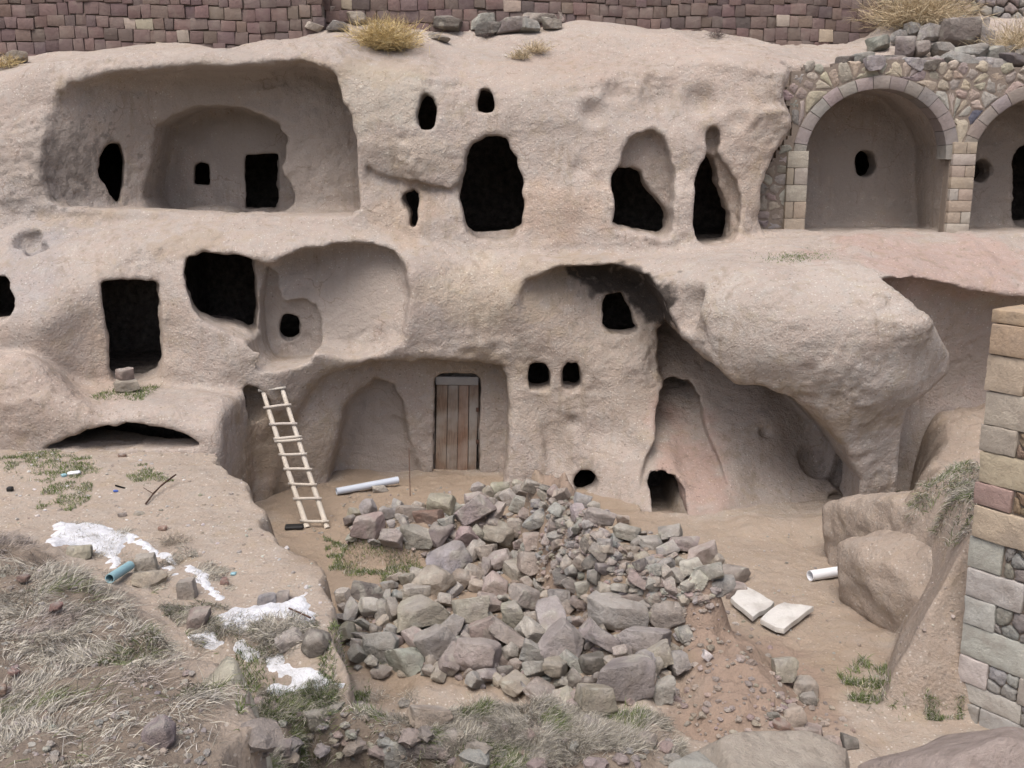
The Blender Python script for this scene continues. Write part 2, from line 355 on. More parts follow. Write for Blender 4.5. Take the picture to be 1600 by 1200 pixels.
def dent(px, py, Y, rad, k=.1, sq=(1, 1, 1), add=False):
    """scoop out (or add) an ellipsoid"""
    global F
    c = P3(px, py, Y); R = rad * np.array(sq, float)
    i0, i1 = ii(gx, c[0]-R[0]-.2, c[0]+R[0]+.2); j0, j1 = ii(gy, c[1]-R[1]-.2, c[1]+R[1]+.2); k0, k1 = ii(gz, c[2]-R[2]-.2, c[2]+R[2]+.2)
    d = np.sqrt(((gx[i0:i1]-c[0])/R[0])[:, None, None]**2 + ((gy[j0:j1]-c[1])/R[1])[None, :, None]**2 + ((gz[k0:k1]-c[2])/R[2])[None, None, :]**2)
    d = (d - 1) * R.min()
    f = F[i0:i1, j0:j1, k0:k1]
    F[i0:i1, j0:j1, k0:k1] = (smin(f, d, k) if add else smax(f, -d, k)).astype(np.float32)
# right of the upper rock: cut back to the arch wall
carve([(1242,60),(1238,112),(1224,150),(1236,200),(1208,240),(1185,290),(1182,345),(1190,362),(2000,362),(2000,60)], yu_f, yb=17.2, sm=False, Y=16.5, yf=14.5, k=.12)
# upper left great niche
nb = rbf_yz([(60,210,15.9),(75,290,16.0),(150,250,16.6),(190,150,16.9),(215,250,17.2),(300,150,17.3),(500,150,17.4),(540,330,17.4),(240,330,17.25),(110,160,16.3)])
carve([(62,215),(72,165),(110,133),(180,112),(330,104),(460,98),(515,112),(538,160),(554,220),(560,300),(556,334),(500,338),(200,330),(90,322),(68,295)], yu_f, yb=nb, k=.10, r=.2)
carve([(243,330),(243,220),(258,187),(300,169),(350,165),(400,176),(432,196),(446,232),(441,262),(442,331)], yu_f, yb=18.3, Y=17.3, yf=16.6, k=.06, r=.12)
carve([(303,288),(304,258),(314,253),(326,257),(328,289)], yu_f, yb=19.2, Y=18.3, yf=17.8, k=.03, r=.05, sm=False, sh=-.28)
carve([(384,328),(384,241),(412,239),(438,239),(436,328)], yu_f, yb=19.2, Y=17.9, yf=17.2, k=.04, r=.05, sm=False, sh=-.27)
dent(330,334,18.0,.5,sq=(1.1,.6,.3),add=True)
room(255, 470, 200, 335, 18.75, 20.5)
carve([(154,262),(162,232),(178,222),(192,228),(196,262),(192,300),(185,320),(170,300),(156,275)], yu_f, yb=17.9, Y=16.45, yf=15.7, k=.05, r=.1, sh=-.42)
room(-10, 205, 190, 330, 17.35, 19.4)
# openings of the upper middle rock
carve([(650,180),(656,152),(668,146),(680,154),(683,175),(678,198),(664,204),(653,198)], yu_f, .9, .05)
carve([(745,172),(747,150),(757,139),(768,146),(774,168),(768,176),(752,176)], yu_f, .9, .05)
carve([(630,322),(629,304),(642,296),(654,302),(655,318),(652,354),(640,355),(638,335)], yu_f, .8, .05)
carve([(718,320),(722,268),(738,225),(762,213),(790,217),(805,245),(816,285),(820,335),(806,368),(770,376),(735,368)], yu_f, .7, .08)
room(612, 870, 140, 372, 16.7, 19.6, r=.4)
carve([(572,262),(590,270),(640,284),(700,294),(724,288),(724,372),(700,385),(610,385),(565,340)], yu_f, yb=rbf_yz([(575,275,16.12),(600,290,16.18),(650,298,16.22),(700,304,16.2),(640,330,16.05),(700,340,15.95),(650,370,15.7),(570,340,15.75)]), k=.06, r=.12)
carve([(948,160),(958,128),(985,104),(1030,96),(1100,104),(1180,116),(1240,118),(1240,165),(1150,165),(1080,190),(1000,196),(955,200)], yu_f, yb=rbf_yz([(960,140,16.6),(1000,120,16.68),(1040,140,16.5),(1100,130,16.55),(1200,135,16.4),(1230,120,16.4),(960,195,16.2),(1060,190,16.25),(1150,170,16.3),(1230,165,16.45)]), k=.18, r=.12)
# pair of tall openings on the right
carve([(962,325),(968,268),(978,226),(1000,206),(1028,206),(1046,232),(1054,285),(1050,335),(1040,366),(1000,361),(966,350)], yu_f, .55, .08)
carve([(955,330),(960,268),(985,262),(1002,266),(1016,290),(1044,336),(1036,368),(985,360),(958,350)], yu_f, 1.4, .06, Y=16.2, yf=15.5)
carve([(1087,330),(1090,285),(1102,248),(1114,238),(1130,248),(1148,275),(1158,320),(1150,374),(1092,374)], yu_f, .45, .08)
carve([(1085,340),(1088,288),(1100,248),(1112,240),(1122,252),(1130,290),(1146,330),(1142,376),(1088,376)], yu_f, 1.4, .05, Y=16.2, yf=15.5)
carve([(1106,232),(1104,206),(1114,197),(1126,205),(1127,225),(1120,240)], yu_f, .35, .05)
room(925, 1175, 215, 372, 17.0, 19.2, r=.35)
for q in ((1018,128,16.55,.16),(965,138,16.45,.2),(1155,185,16.15,.16),(1190,195,16.2,.05),(1160,243,16.05,.05),(905,258,16.05,.12),(930,170,16.2,.25),(1095,150,16.35,.3),(1030,140,16.3,.35)): dent(*q)
# arch niches
A1 = [(1250,362),(1250,230),(1262,190),(1292,158),(1335,138),(1375,134),(1420,145),(1455,178),(1478,225),(1480,362)]
carve(A1, yu_f, yb=18.6, Y=17.25, yf=16.6, k=.05, r=.1, sm=False)
carve([(1338,262),(1338,242),(1350,234),(1366,240),(1369,262),(1360,275),(1344,274)], yu_f, yb=19.4, Y=18.6, yf=18.0, k=.05)
room(1290, 1450, 200, 330, 19.1, 20.5)
carve([(1508,362),(1508,240),(1525,195),(1560,160),(1610,140),(1680,150),(1720,200),(1730,362)], yu_f, yb=18.5, Y=17.25, yf=16.6, k=.05, r=.1, sm=False)
carve([(1523,268),(1530,252),(1545,252),(1551,268),(1542,283),(1528,282)], yu_f, yb=19.2, Y=18.5, yf=18.0, k=.04)
carve([(1597,352),(1594,300),(1597,240),(1640,230),(1650,352)], yu_f, yb=19.2, Y=18.3, yf=17.6, k=.05)
room(1500, 1680, 210, 345, 19.0, 20.4)
# middle storey: left doorway, niche with two openings
carve([(155,470),(157,446),(175,440),(235,441),(250,450),(253,500),(249,592),(174,592),(167,530)], yl_f, .9, .08, sm=True, sh=-.40)
room(50, 240, 430, 585, 14.95, 17.0, r=.3)
carve([(-60,430),(0,432),(10,450),(12,498),(-60,500)], yl_f, .8, .05); room(-90, 20, 430, 505, 14.7, 16.5)
mb = rbf_yz([(310,440,15.3),(410,480,15.4),(450,440,15.75),(550,440,15.9),(620,420,15.8),(640,500,15.4),(560,540,15.6),(490,545,15.55),(330,520,14.9),(400,540,15.1)])
carve([(302,450),(303,420),(320,402),(355,400),(420,413),(470,392),(540,384),(605,385),(636,405),(645,470),(630,535),(565,558),(495,552),(430,549),(370,530),(322,498),(306,470)], yl_f, yb=mb, k=.10, r=.2, sh=-.22)
carve([(290,440),(294,405),(330,396),(400,408),(406,420),(408,470),(407,524),(396,526),(370,516),(325,500),(300,472)], yl_f, yb=16.6, Y=15.0, yf=14.3, k=.05, r=.06, sh=-.34)
carve([(408,425),(428,430),(436,465),(470,470),(490,490),(496,550),(415,550)], yl_f, yb=15.85, Y=15.5, yf=14.6, k=.04, r=.05)
carve([(436,515),(440,496),(455,492),(467,500),(468,520),(458,531),(443,530)], yl_f, yb=16.6, Y=15.8, yf=15.0, k=.03, sh=-.2)
room(270, 500, 395, 545, 16.15, 18.3)
room(262, 384, 400, 500, 15.55, 16.6, r=.2)
# lower storey: shallow recess with arch, door, windows
carve([(470,640),(505,592),(570,570),(640,564),(710,566),(775,576),(792,600),(793,690),(786,740),(770,790),(560,800),(440,800),(450,700)], yl_f, yb=rbf_yz([(455,700,15.0),(500,620,15.3),(560,620,15.7),(640,600,15.98),(780,600,15.98),(700,745,16.1),(560,760,15.75),(785,740,15.95),(450,790,15.1),(500,740,15.35)]), k=.14, r=.12)
carve([(528,775),(532,680),(548,620),(580,596),(610,598),(628,640),(640,700),(655,775)], yl_f, yb=16.15, Y=15.85, yf=15.2, k=.12, r=.2)
carve([(677,748),(678,590),(690,584),(740,584),(750,592),(750,748)], yl_f, yb=16.45, Y=16.05, yf=15.6, k=.03, r=.04, sm=False)
carve([(827,608),(827,580),(833,570),(850,570),(859,582),(857,608)], yl_f, 1.1, .05)
carve([(882,606),(884,574),(894,570),(905,574),(909,606)], yl_f, 1.1, .05)
carve([(876,612),(876,572),(890,564),(908,566),(914,575),(914,612)], yl_f, .05, .05)
carve([(818,604),(818,572),(830,560),(850,560),(864,572),(864,604)], yl_f, .07, .05)
room(812, 950, 550, 640, 16.05, 17.6)
carve([(897,755),(904,738),(918,734),(931,742),(935,757),(928,772),(905,773)], yl_f, .7, .08)
room(870, 960, 715, 775, 15.4, 17.0)
dent(895,660,15.3,.12); dent(792,685,15.6,.14)
# great grotto under the overhang
gb = rbf_yz([(800,470,15.35),(850,440,15.6),(950,440,15.85),(1000,470,15.8),(1040,500,15.7),(850,560,15.3),(900,500,15.55),(960,620,15.25),(1010,560,15.35),(1030,640,15.4),(1040,560,15.8),(1080,590,15.7),(1060,640,14.95),(1100,640,14.95),(1060,700,14.65),(1110,700,14.7),(1050,790,14.05),(1050,815,13.9),(1120,800,14.0),(1120,760,14.3),(1010,770,14.45),(1000,700,14.95),(960,765,14.8),(900,765,14.98),(850,760,15.2),
 (1160,680,15.2),(1200,650,15.3),(1250,700,15.5),(1320,740,15.3),(1180,760,14.7),(1300,790,14.5),(1230,780,14.5),(820,700,15.6),(1150,620,15.5)])
carve([(800,480),(822,440),(870,418),(960,416),(1015,436),(1046,480),(1062,522),(1100,560),(1150,602),(1200,608),(1250,628),(1290,665),(1322,705),(1345,750),(1342,800),(1300,840),(1000,850),(880,840),(850,700),(820,560)], yl_f, yb=gb, k=.10, r=.25, sm=False)
carve([(1034,520),(1032,560),(1038,610),(1030,660),(1008,715),(990,760),(986,850),(1200,850),(1342,850),(1342,790),(1345,750),(1322,705),(1290,665),(1250,628),(1200,608),(1150,602),(1100,560),(1062,522)], yl_f, yb=rbf_yz([(1045,550,16.3),(1100,590,16.1),(1060,610,15.9),(1120,620,15.9),(1060,700,15.1),(1110,700,15.05),(1010,760,14.75),(1000,800,14.25),(1060,800,13.95),(1120,800,14.0),(1160,680,15.25),(1200,650,15.4),(1250,700,15.25),(1320,740,14.95),(1180,760,14.6),(1300,785,14.3),(1230,785,14.4),(1160,810,13.95)]), Y=[15.25,15.25,15.25,15.2,15.1,14.9,14.6,13.9,13.8,None,None,None,None,None,None,None,None,None,None], yf=14.0, k=.10, r=.15, sm=False)
# niche with the small black doorway
carve([(1000,770),(1010,735),(1035,690),(1042,650),(1055,630),(1085,622),(1110,640),(1122,680),(1135,750),(1150,830),(1010,830)], yl_f, yb=rbf_yz([(1060,650,15.95),(1100,650,15.9),(1060,720,15.3),(1110,700,15.3),(1060,750,14.35),(1060,785,13.95),(1060,815,13.8),(1130,790,13.95),(1130,815,13.85),(1020,770,14.35),(1140,740,14.9)]), Y=14.5, yf=13.2, k=.04, r=.08)
carve([(1024,835),(1024,780),(1032,768),(1050,764),(1068,768),(1076,782),(1077,835)], yl_f, yb=15.3, Y=13.95, yf=13.2, k=.04, r=.05, sm=False)
room(990, 1120, 745, 835, 15.0, 16.4)
carve([(942,490),(944,466),(960,461),(976,466),(990,490),(996,514),(970,521),(945,512)], yl_f, yb=16.5, Y=15.75, yf=14.8, k=.06)
room(910, 1020, 455, 530, 16.15, 17.6)
dent(1275,715,15.2,.32,sq=(.8,1,1.1)); dent(1325,735,15.0,.3,sq=(1,1,1.2)); dent(1310,790,14.7,.2)
for q in ((1141,655,15.2,.09),(1171,665,15.2,.12),(1195,676,15.3,.1),(1155,745,14.9,.12)): dent(*q)
dent(1070,475,14.3,.3,sq=(1,.5,1.3)); dent(1075,520,14.1,.2,sq=(1,.4,1.5))
# recess to the right of the overhang
carve([(1392,442),(1446,498),(1496,556),(1494,590),(1426,640),(1422,700),(1416,790),(1416,900),(1800,900),(1800,490),(1640,478),(1555,466),(1500,452),(1450,443)], yl_f, yb=rbf_yz([(1400,440,14.8),(1500,470,15.1),(1500,600,15.5),(1420,640,15.3),(1600,600,15.5),(1450,760,15.0),(1600,780,15.2)]), Y=13.7, yf=12.4, k=.10, r=.25, sm=False)
# slot cave under the ledge
carve([(82,694),(110,682),(150,670),(205,663),(255,669),(300,684),(300,700),(90,702)], yl_f, yb=15.2, Y=13.1, yf=12.3, k=.06)
room(60, 330, 655, 720, 13.6, 15.0)
# cracks and worn channels on the face
dent(45,375,15.2,.2); dent(60,395,15.0,.15)
dent(390,625,14.75,.28,sq=(1,.8,1.2)); dent(345,600,14.15,.12)
# soft 3-d erosion noise added to the field by separable interpolation of random lattices
def lattice(sc, amp, seed):
    r = np.random.default_rng(seed); A = []
    for g in (gx, gy, gz):
        n = int((g[-1]-g[0])/sc) + 3; t = (g - g[0]) / sc; i = t.astype(int); f = t - i; f = f*f*(3-2*f)
        m = np.zeros((len(g), n), np.float32); m[np.arange(len(g)), i] = 1-f; m[np.arange(len(g)), i+1] = f; A.append(m)
    q = r.uniform(-1, 1, (A[0].shape[1], A[1].shape[1], A[2].shape[1])).astype(np.float32)
    q = np.tensordot(A[0], q, (1, 0)); q = np.tensordot(q, A[1], (1, 1)); q = np.tensordot(q, A[2], (1, 1))
    return q * amp
F += lattice(.45, .022, 3)
F += lattice(.16, .006, 4)
def surface_nets(F):
    s = F < 0; nx, ny, nz = F.shape
    c = np.zeros((nx-1, ny-1, nz-1), np.int8)
    for a in (0, 1):
        for b in (0, 1):
            for d in (0, 1): c += s[a:nx-1+a, b:ny-1+b, d:nz-1+d]
    idx = np.argwhere((c > 0) & (c < 8)); ids = np.full(c.shape, -1, np.int32); ids[idx[:, 0], idx[:, 1], idx[:, 2]] = np.arange(len(idx))
    corners = [(a, b, d) for a in (0, 1) for b in (0, 1) for d in (0, 1)]
    val = {q: F[idx[:, 0]+q[0], idx[:, 1]+q[1], idx[:, 2]+q[2]] for q in corners}
    acc = np.zeros((len(idx), 3)); cnt = np.zeros(len(idx))
    for q in corners:
        for ax in range(3):
            if q[ax] == 0:
                q2 = tuple(1 if i == ax else q[i] for i in range(3)); a, b = val[q], val[q2]; m = (a < 0) != (b < 0)
                t = np.where(m, a / np.where(m, a-b, 1), 0); p = np.tile(np.array(q, float), (len(idx), 1)); p[:, ax] += t
                acc += p * m[:, None]; cnt += m
    V = (idx + acc / cnt[:, None]) * H + np.array([X0, Y0, Z0])
    Q = []
    for ax in range(3):
        o = [i for i in range(3) if i != ax]
        lo = [slice(1, -1)]*3; hi = [slice(1, -1)]*3; lo[ax] = slice(0, -1); hi[ax] = slice(1, None)
        a = s[tuple(lo)]; b = s[tuple(hi)]; e = np.argwhere(a != b)
        base = e.copy()
        for i in o: base[:, i] += 1
        fl = a[tuple(e.T)]
        def cid(d0, d1):
            q = base.copy(); q[:, o[0]] += d0; q[:, o[1]] += d1; return ids[q[:, 0], q[:, 1], q[:, 2]]
        quad = np.c_[cid(-1, -1), cid(0, -1), cid(0, 0), cid(-1, 0)]
        if ax == 1: fl = ~fl
        quad[~fl] = quad[~fl][:, ::-1]; Q.append(quad)
    Q = np.concatenate(Q); Q = Q[(Q >= 0).all(1)]
    return V, Q
V, Q = surface_nets(F); del F
# vertex normals
def vnormals(V, Q):
    n = np.cross(V[Q[:, 2]] - V[Q[:, 0]], V[Q[:, 3]] - V[Q[:, 1]]); N = np.zeros_like(V)
    for i in range(3):
        for k in range(4): N[:, i] += np.bincount(Q[:, k], weights=n[:, i], minlength=len(V))
    return N / (np.linalg.norm(N, axis=1)[:, None] + 1e-9)
N = vnormals(V, Q)
pit = noise(V, .17, 30)
zn = sstep((fbm(V, 1.1, 35, 2) + .35) / .9)          # rough crumbling areas against smooth hewn ones
st = noise(V * (.22, .22, 1.0) + .15*noise(V, .6, 33)[:, None], .13, 36)
V = V + N * (fbm(V, .13, 20, 3, .55) * (.003 + .016*zn) + st*.020*zn + fbm(V, .045, 25, 2) * .003*zn - np.clip(pit-.45, 0, 1) * .045*zn)[:, None]
def stain(P, px, py, Y, rx, ry, ryy=1.2, n=.5, seed=0, sc=.25):
    c = P3(px, py, Y)
    d = np.sqrt(((P[:, 0]-c[0])/rx)**2 + ((P[:, 1]-c[1])/ryy)**2 + ((P[:, 2]-c[2])/ry)**2)
    d = d + fbm(P, sc, 50+seed) * n
    return sstep((1.25 - d) / .6)
soot_shade = np.zeros(len(V)); grey = np.zeros(len(V)); och = np.zeros(len(V))
for q in ((985,440,15.4,.62,.26,1.6),(1020,462,15.2,.35,.34,1.6),(940,425,15.4,.5,.16,1.6),(1035,490,15.3,.2,.3,1.6),(1215,635,14.9,.22,.3),(1050,758,14.6,.3,.1),(912,722,15.2,.25,.14),(1275,725,15.4,.2,.3),(1320,720,15.2,.2,.3)):
    soot_shade = np.maximum(soot_shade, stain(V, *q) * (.38 if q[0] in (1275,1320,912,1050,1215) else 1))
for q in ((110,260,16.2,.6,.55),(85,240,16.0,.4,.5)): grey = np.maximum(grey, stain(V, *q, seed=2, n=.9, sc=.2) * .95)
soot_shade = np.maximum(soot_shade, stain(V, 105, 250, 16.3, .55, .45, seed=5, n=1.6, sc=.10) * .5)
for q in ((400,230,17.6,2.1,1.1,1.6),(350,120,17.2,1.5,.4),(590,680,16.1,.55,.9),(1360,270,18.0,1.5,1.3,1.6),(1620,270,18,1.5,1.4,1.6),(540,470,15.7,.9,.7),(450,500,15.6,.5,.5),(1480,560,16,1.3,1.0,.8)):
    grey = np.maximum(grey, stain(V, *q, seed=3) * .8)
for q in ((860,450,15.5,.5,.6),(1180,620,14.5,.5,.25),(700,570,15.6,1.3,.25),(560,110,16.6,1.2,.2),(470,700,15.2,.6,1.),(1330,790,14.6,1.0,.2),(900,420,15.0,1.0,.2),(600,765,15.8,1.6,.16),(1300,640,14.4,.7,.25),(130,340,15.3,.8,.12),(290,380,15,.5,.2),(1120,600,14.2,.8,.3)):
    och = np.maximum(och, stain(V, *q, seed=4, n=.8) * .5)
for c_, h_ in ROOMS[:]:                      # inner rooms: their shade painted dark into the colour
    inn = (np.abs(V - c_) < h_ + .06).all(1) & (V[:, 1] > c_[1] - h_[1] + .30); soot_shade[inn] = .8
cliff = mesh_np('cliff', V, Q, M['cliff'], col=np.c_[soot_shade, grey, och])
tag(cliff, kind='structure'); CV = V
mn = np.ones((len(V), 3)); big = fbm(V, 1.6, 700, 3)
def blend(px, py, Y, rx, ry, c_, k_=1.0, ryy=1.5, seed=0):
    w_ = (stain(V, px, py, Y, rx, ry, ryy, .45, 100+seed, .4) * k_)[:, None]; mn[:] = mn*(1-w_) + mn*np.array(c_)*w_
mn *= (1 + .07*big)[:, None] * (1, 1, 1)
for q in ((1080,715,14.6,.55,1.15,(1.0,.87,.85),.95),(1480,410,15.2,1.9,.5,(1.02,.90,.89),.9),(60,600,13.3,1.0,.8,(1.02,.97,.94),.7),(1300,500,13.6,1.9,1.2,(1.10,1.12,1.12),.9),(1380,640,13.8,.9,1.2,(1.02,1.06,1.1),.9),(1050,90,17,2.4,.6,(1.05,1.02,1.0),.8),
          (640,240,16.1,.8,.35,(1.12,1.12,1.08),.9),(830,110,16.7,1.2,.3,(1.03,1.0,.97),.8),(620,340,15.8,.6,.5,(1.02,.95,.87),.8),(870,330,16,.8,.5,(1.05,.97,.90),.8),(740,460,15.3,.7,.6,(1.10,1.09,1.02),.9),(850,560,15.4,1.6,1.4,(.96,.95,.92),.9),(30,430,14.4,.6,.6,(.90,.93,.98),.9),(30,330,15.3,.8,.6,(.95,.98,1.02),.8),
          (600,150,16.4,1.,.5,(1.03,1.06,1.02),.9),(1250,270,16.3,1.2,.9,(1.03,1.0,.95),.6),(1180,260,16.1,.9,1.2,(1.08,1.05,1.02),.8),(960,300,16,.5,.8,(1.06,1.04,1.02),.8),(250,300,15,1.6,.3,(1.04,1.0,.9),.7),(200,520,14.4,.7,.9,(1.0,.95,.88),.5),(400,700,15,.5,1.1,(.92,.87,.78),.9),(1480,560,16,1.3,1.0,(.95,.93,.95),.8)):
    blend(*q[:5], q[5], q[6], seed=int(q[0]))
for nm_, arr in (('mineral', mn), ('crumble', np.repeat(zn[:, None], 3, 1))):
    a = cliff.data.color_attributes.new(nm_, 'FLOAT_COLOR', 'POINT'); c_ = np.ones((len(V), 4), np.float32); c_[:, :3] = arr; a.data.foreach_set('color', c_.ravel())
print('cliff verts', len(V))
# ---------------------------------------------------------------- ground: one sheet, finer near the picture
def bank_z(x, y): return 1.22 + .15 * (10 - y) + .05 * np.sin(x * 1.3 + y)
def GPf(px, py, f, z=1.2):
    for _ in range(30):
        x, y = GP(px, py, z); z = .6*z + .4*float(f(x, y))
    return x, y
def poly_z(l): return np.array([GP(*q) for q in l])
P_plat = np.r_[smooth_poly(poly_z([(90,676,1.3),(300,680,1.3),(345,700,1.3),(366,730,1.28),(402,752,1.28),(424,792,1.26),(432,818,1.25),(456,846,1.25),(500,866,1.22),(520,892,1.2),(527,960,1.18),(546,1012,1.15),(552,1052,1.12),(520,1085,1.1)]))[:-5], np.array([(-1.6, 5.5), (-16, 5.5), (-16, 14.2)])]
P_bank = np.r_[np.array([GPf(a, b, bank_z) for a, b in [(-400,825),(0,832),(100,852),(190,900),(250,960),(300,1008),(345,1045),(385,1080),(406,1120),(404,1160),(386,1210),(370,1300)]]), np.array([(-.9, 1.0), (-16, 1.0), (-16, 10.2)])]
P_mid = np.r_[poly_z([(380,1030,.98),(470,1055,.98),(560,1080,.95),(640,1086,.9),(700,1090,.88),(850,1098,.82),(950,1112,.75),(1040,1125,.7),(1100,1150,.62),(1180,1170,.5),(1250,1200,.4)]), np.array([(3.0, 5.4), (3.0, 1), (-16, 1), (-16, 6.5)])]
P_blk = np.r_[poly_z([(1360,772,1.2),(1306,822,.62),(1300,880,0),(1332,935,0),(1386,985,0),(1400,1045,0),(1392,1104,0),(1440,1120,0),(1500,1122,0),(1620,1140,0)]), np.array([(9, 7.5), (16, 9), (16, 16.5), (6.5, 16.5), (6.0, 14.3), (5.35, 13.3)]), poly_z([(1402,784,1.0)])]
blk_pts = [(1310,818,.75),(1375,774,1.25),(1450,748,1.45),(1530,724,1.7),(1620,700,1.8),(1345,850,1.0),(1400,862,1.35),(1440,835,1.5),(1500,850,1.62),(1560,860,1.7),(1600,950,1.6),(1520,960,1.4),(1440,960,1.15),(1425,1000,.95),(1480,1040,.9),(1560,1060,1.0),
  (1420,722,.75),(1480,728,.8),(1560,735,.9),(1425,700,1.0),(1480,690,1.05),(1540,640,1.35),(1450,650,1.25),(1600,650,1.4),(1650,735,1.0)]
bq = [(*GP(*q), q[2]) for q in blk_pts]
blk_f = rbf([(a, b) for a, b, _ in bq], [c for *_, c in bq], .01)
def cap(x, y, A, B, r, h):
    A, B = np.array(GP(*A)), np.array(GP(*B)); e = B - A
    t = np.clip(((x-A[0])*e[0] + (y-A[1])*e[1]) / (e @ e + 1e-9), 0, 1)
    d = np.hypot(x - A[0] - e[0]*t, y - A[1] - e[1]*t)
    return h * sstep(1.15 - d / r)
def terrain(x, y):
    x = np.asarray(x, float); y = np.asarray(y, float); sh = x.shape; P = np.c_[x.ravel(), y.ravel(), np.zeros(x.size)]
    n1 = fbm(P, 1.0, 60, 2).reshape(sh); n2 = fbm(P, .22, 70, 3).reshape(sh); n3 = noise(P, 1.7, 80).reshape(sh); e1 = noise(P, .35, 90).reshape(sh); e2 = fbm(P, .3, 95, 2).reshape(sh)
    z = .03*n1 + .008*n2 - .12*sstep((11.5 - y)/3) * sstep((x-1)/2)*0
    z = z - .05 + cap(x, y, (1180,818,.1), (1330,812,.15), .5, .12)
    m = 0
    for a in [((850,778,.85),(950,890,.8),.42,1.22),((950,890,.85),(1095,950,.6),.46,.95),((950,900,.6),(1095,975,.4),.8,.42),((575,840,.3),(830,790,.6),.42,.5),((600,980,.2),(900,990,.3),1.25,.46),((1120,1000,.4),(1160,1090,.3),.75,.48),((700,1060,.2),(1000,1080,.3),.8,.3),((1000,960,.3),(980,1060,.3),.7,.45)]:
        m = smax(m, cap(x, y, *a), .12)
    z = z + m * (1 + .12*n2)
    d = psdf(P_plat, x, y) + .07*e1 + .03*e2
    zp = 1.2 + .03*n1 + .012*n2 + .08 * sstep((y - 10.5) / 3) - .06*sstep((8-y)/2)
    z = z + (zp - z) * sstep(.5 - d / .22) * (y < 14.3)
    d = psdf(P_mid, x, y) + .1*e1 + .05*e2
    zm = .82 + .10*n1 + .035*n2 - .1 * sstep((6.9 - y) / .6) * sstep(.5 - n3) + .14 * sstep((-x - .7) / 1) - .35*sstep((x-1.0)/1.2)
    z = z + (zm - z) * sstep(.5 - d / .35)
    bx0, bx1 = -1.75, -.35                       # cut bank facing the camera
    z = z - .6*sstep((6.98 + .12*e1 + .05*e2 - y)/.10) * sstep((x - bx0)/.25) * sstep((bx1 - x)/.4)
    d = psdf(P_bank, x, y) + .06*e1*(y < 7) + .03*e2; soft = .09 + .85 * sstep((y - 6.3) / 1.2)
    zb = bank_z(x, y) + .12*n1 + .04*n2 + .14*sstep((6.6 - y)/.6)*sstep((x + 3.2)/1.2)
    z = z + (zb - z) * sstep(.5 - d / soft)
    for (px_, py_, w_, y0_) in ((1052, 790, .30, 14.12), (916, 765, .3, 15.35)):
        xc = (px_-800)/FPX*y0_; z = z - .35*sstep((y - y0_)/.10)*sstep((w_ - np.abs(x - xc))/.1 + .5)
    dc = psdf(P_blk, x, y) + .12*n1 + .10*n3; d = dc + .05*e1 + .02*e2
    zk = smin(blk_f(x, y), -dc*2.5 + .2, .34) + .05*n1 + .035*n2 + .012*n2
    z = z + (np.maximum(zk, 0) - z) * sstep(.5 - d / .12)
    return z
TH = .03
def axis(a, lo, hi, b):
    c = np.arange(lo, hi, TH); l = np.linspace(a, lo, 24)[:-1]; r = np.linspace(hi, b, 24); return np.r_[l, c, r]
tx = axis(-40, -8.5, 8.5, 40); ty = np.r_[np.linspace(-12, 3.2, 16)[:-1], np.arange(3.2, 16.9, TH), 17.2]
TX, TY = np.meshgrid(tx, ty, indexing='ij'); TZ = terrain(TX, TY)
PX, PY, PZ = TX.ravel(), TY.ravel(), TZ.ravel(); TP = np.c_[PX, PY, PZ]
a_ = np.arange(TX.size).reshape(TX.shape)
TF = np.stack([a_[:-1, :-1], a_[1:, :-1], a_[1:, 1:], a_[:-1, 1:]], -1).reshape(-1, 4)
def zone(poly, soft=.4, n=.3, seed=0):
    return sstep(.5 - (psdf(poly, PX, PY) + n * fbm(TP, .5, 110+seed, 3)) / soft)
P_court = poly_z([(430,810,0),(400,780,0),(560,740,0),(800,745,0),(1000,780,0),(1150,830,0),(1380,800,0),(1400,1000,0),(1300,1110,0),(1000,1100,0),(520,1100,0),(430,900,0)])
court = zone(P_court, .5) * .75 * (1 - .5*sstep((PX-1.2)/1.5)*sstep((PY-9)/2))
P_grassbank = np.r_[np.array([GPf(a, b, bank_z) for a, b in [(-400,825),(0,845),(100,870),(190,920),(250,975),(290,1020),(330,1060),(350,1100),(350,1300)]]), np.array([(-1.4, 1.0), (-16, 1.0), (-16, 10.2)])]
gsoil = np.maximum(zone(P_grassbank, .5, .15), zone(poly_z([(400,1085,.9),(600,1090,.9),(950,1125,.7),(1050,1150,.6),(1060,1300,.4),(380,1300,.9)]), .4, .2) * 1.0)
red = .8*zone(poly_z([(845,775,.8),(885,788,.8),(960,845,.75),(1080,895,.6),(1105,955,.4),(1040,935,.6),(950,895,.75),(880,885,.75),(850,840,.75)]), .3, .1)
red = np.maximum(red, zone(poly_z([(1060,960,.4),(1110,930,.4),(1190,990,.1),(1280,1080,.1),(1350,1130,.1),(1100,1180,.3),(1030,1090,.4),(1060,1040,.4)]), .5, .3))
red = np.maximum(red, .28*zone(P_blk, .4, .3))
ground = mesh_np('ground', TP, TF, M['ground'], col=np.c_[court, gsoil, red]); tag(ground, kind='structure')
def TZat(x, y):
    x = np.asarray(x, float); y = np.asarray(y, float)
    i = np.clip(np.searchsorted(tx, x) - 1, 0, len(tx)-2); j = np.clip(np.searchsorted(ty, y) - 1, 0, len(ty)-2)
    u = (x - tx[i]) / (tx[i+1]-tx[i]); v = (y - ty[j]) / (ty[j+1]-ty[j])
    return (TZ[i, j]*(1-u)*(1-v) + TZ[i+1, j]*u*(1-v) + TZ[i, j+1]*(1-u)*v + TZ[i+1, j+1]*u*v)
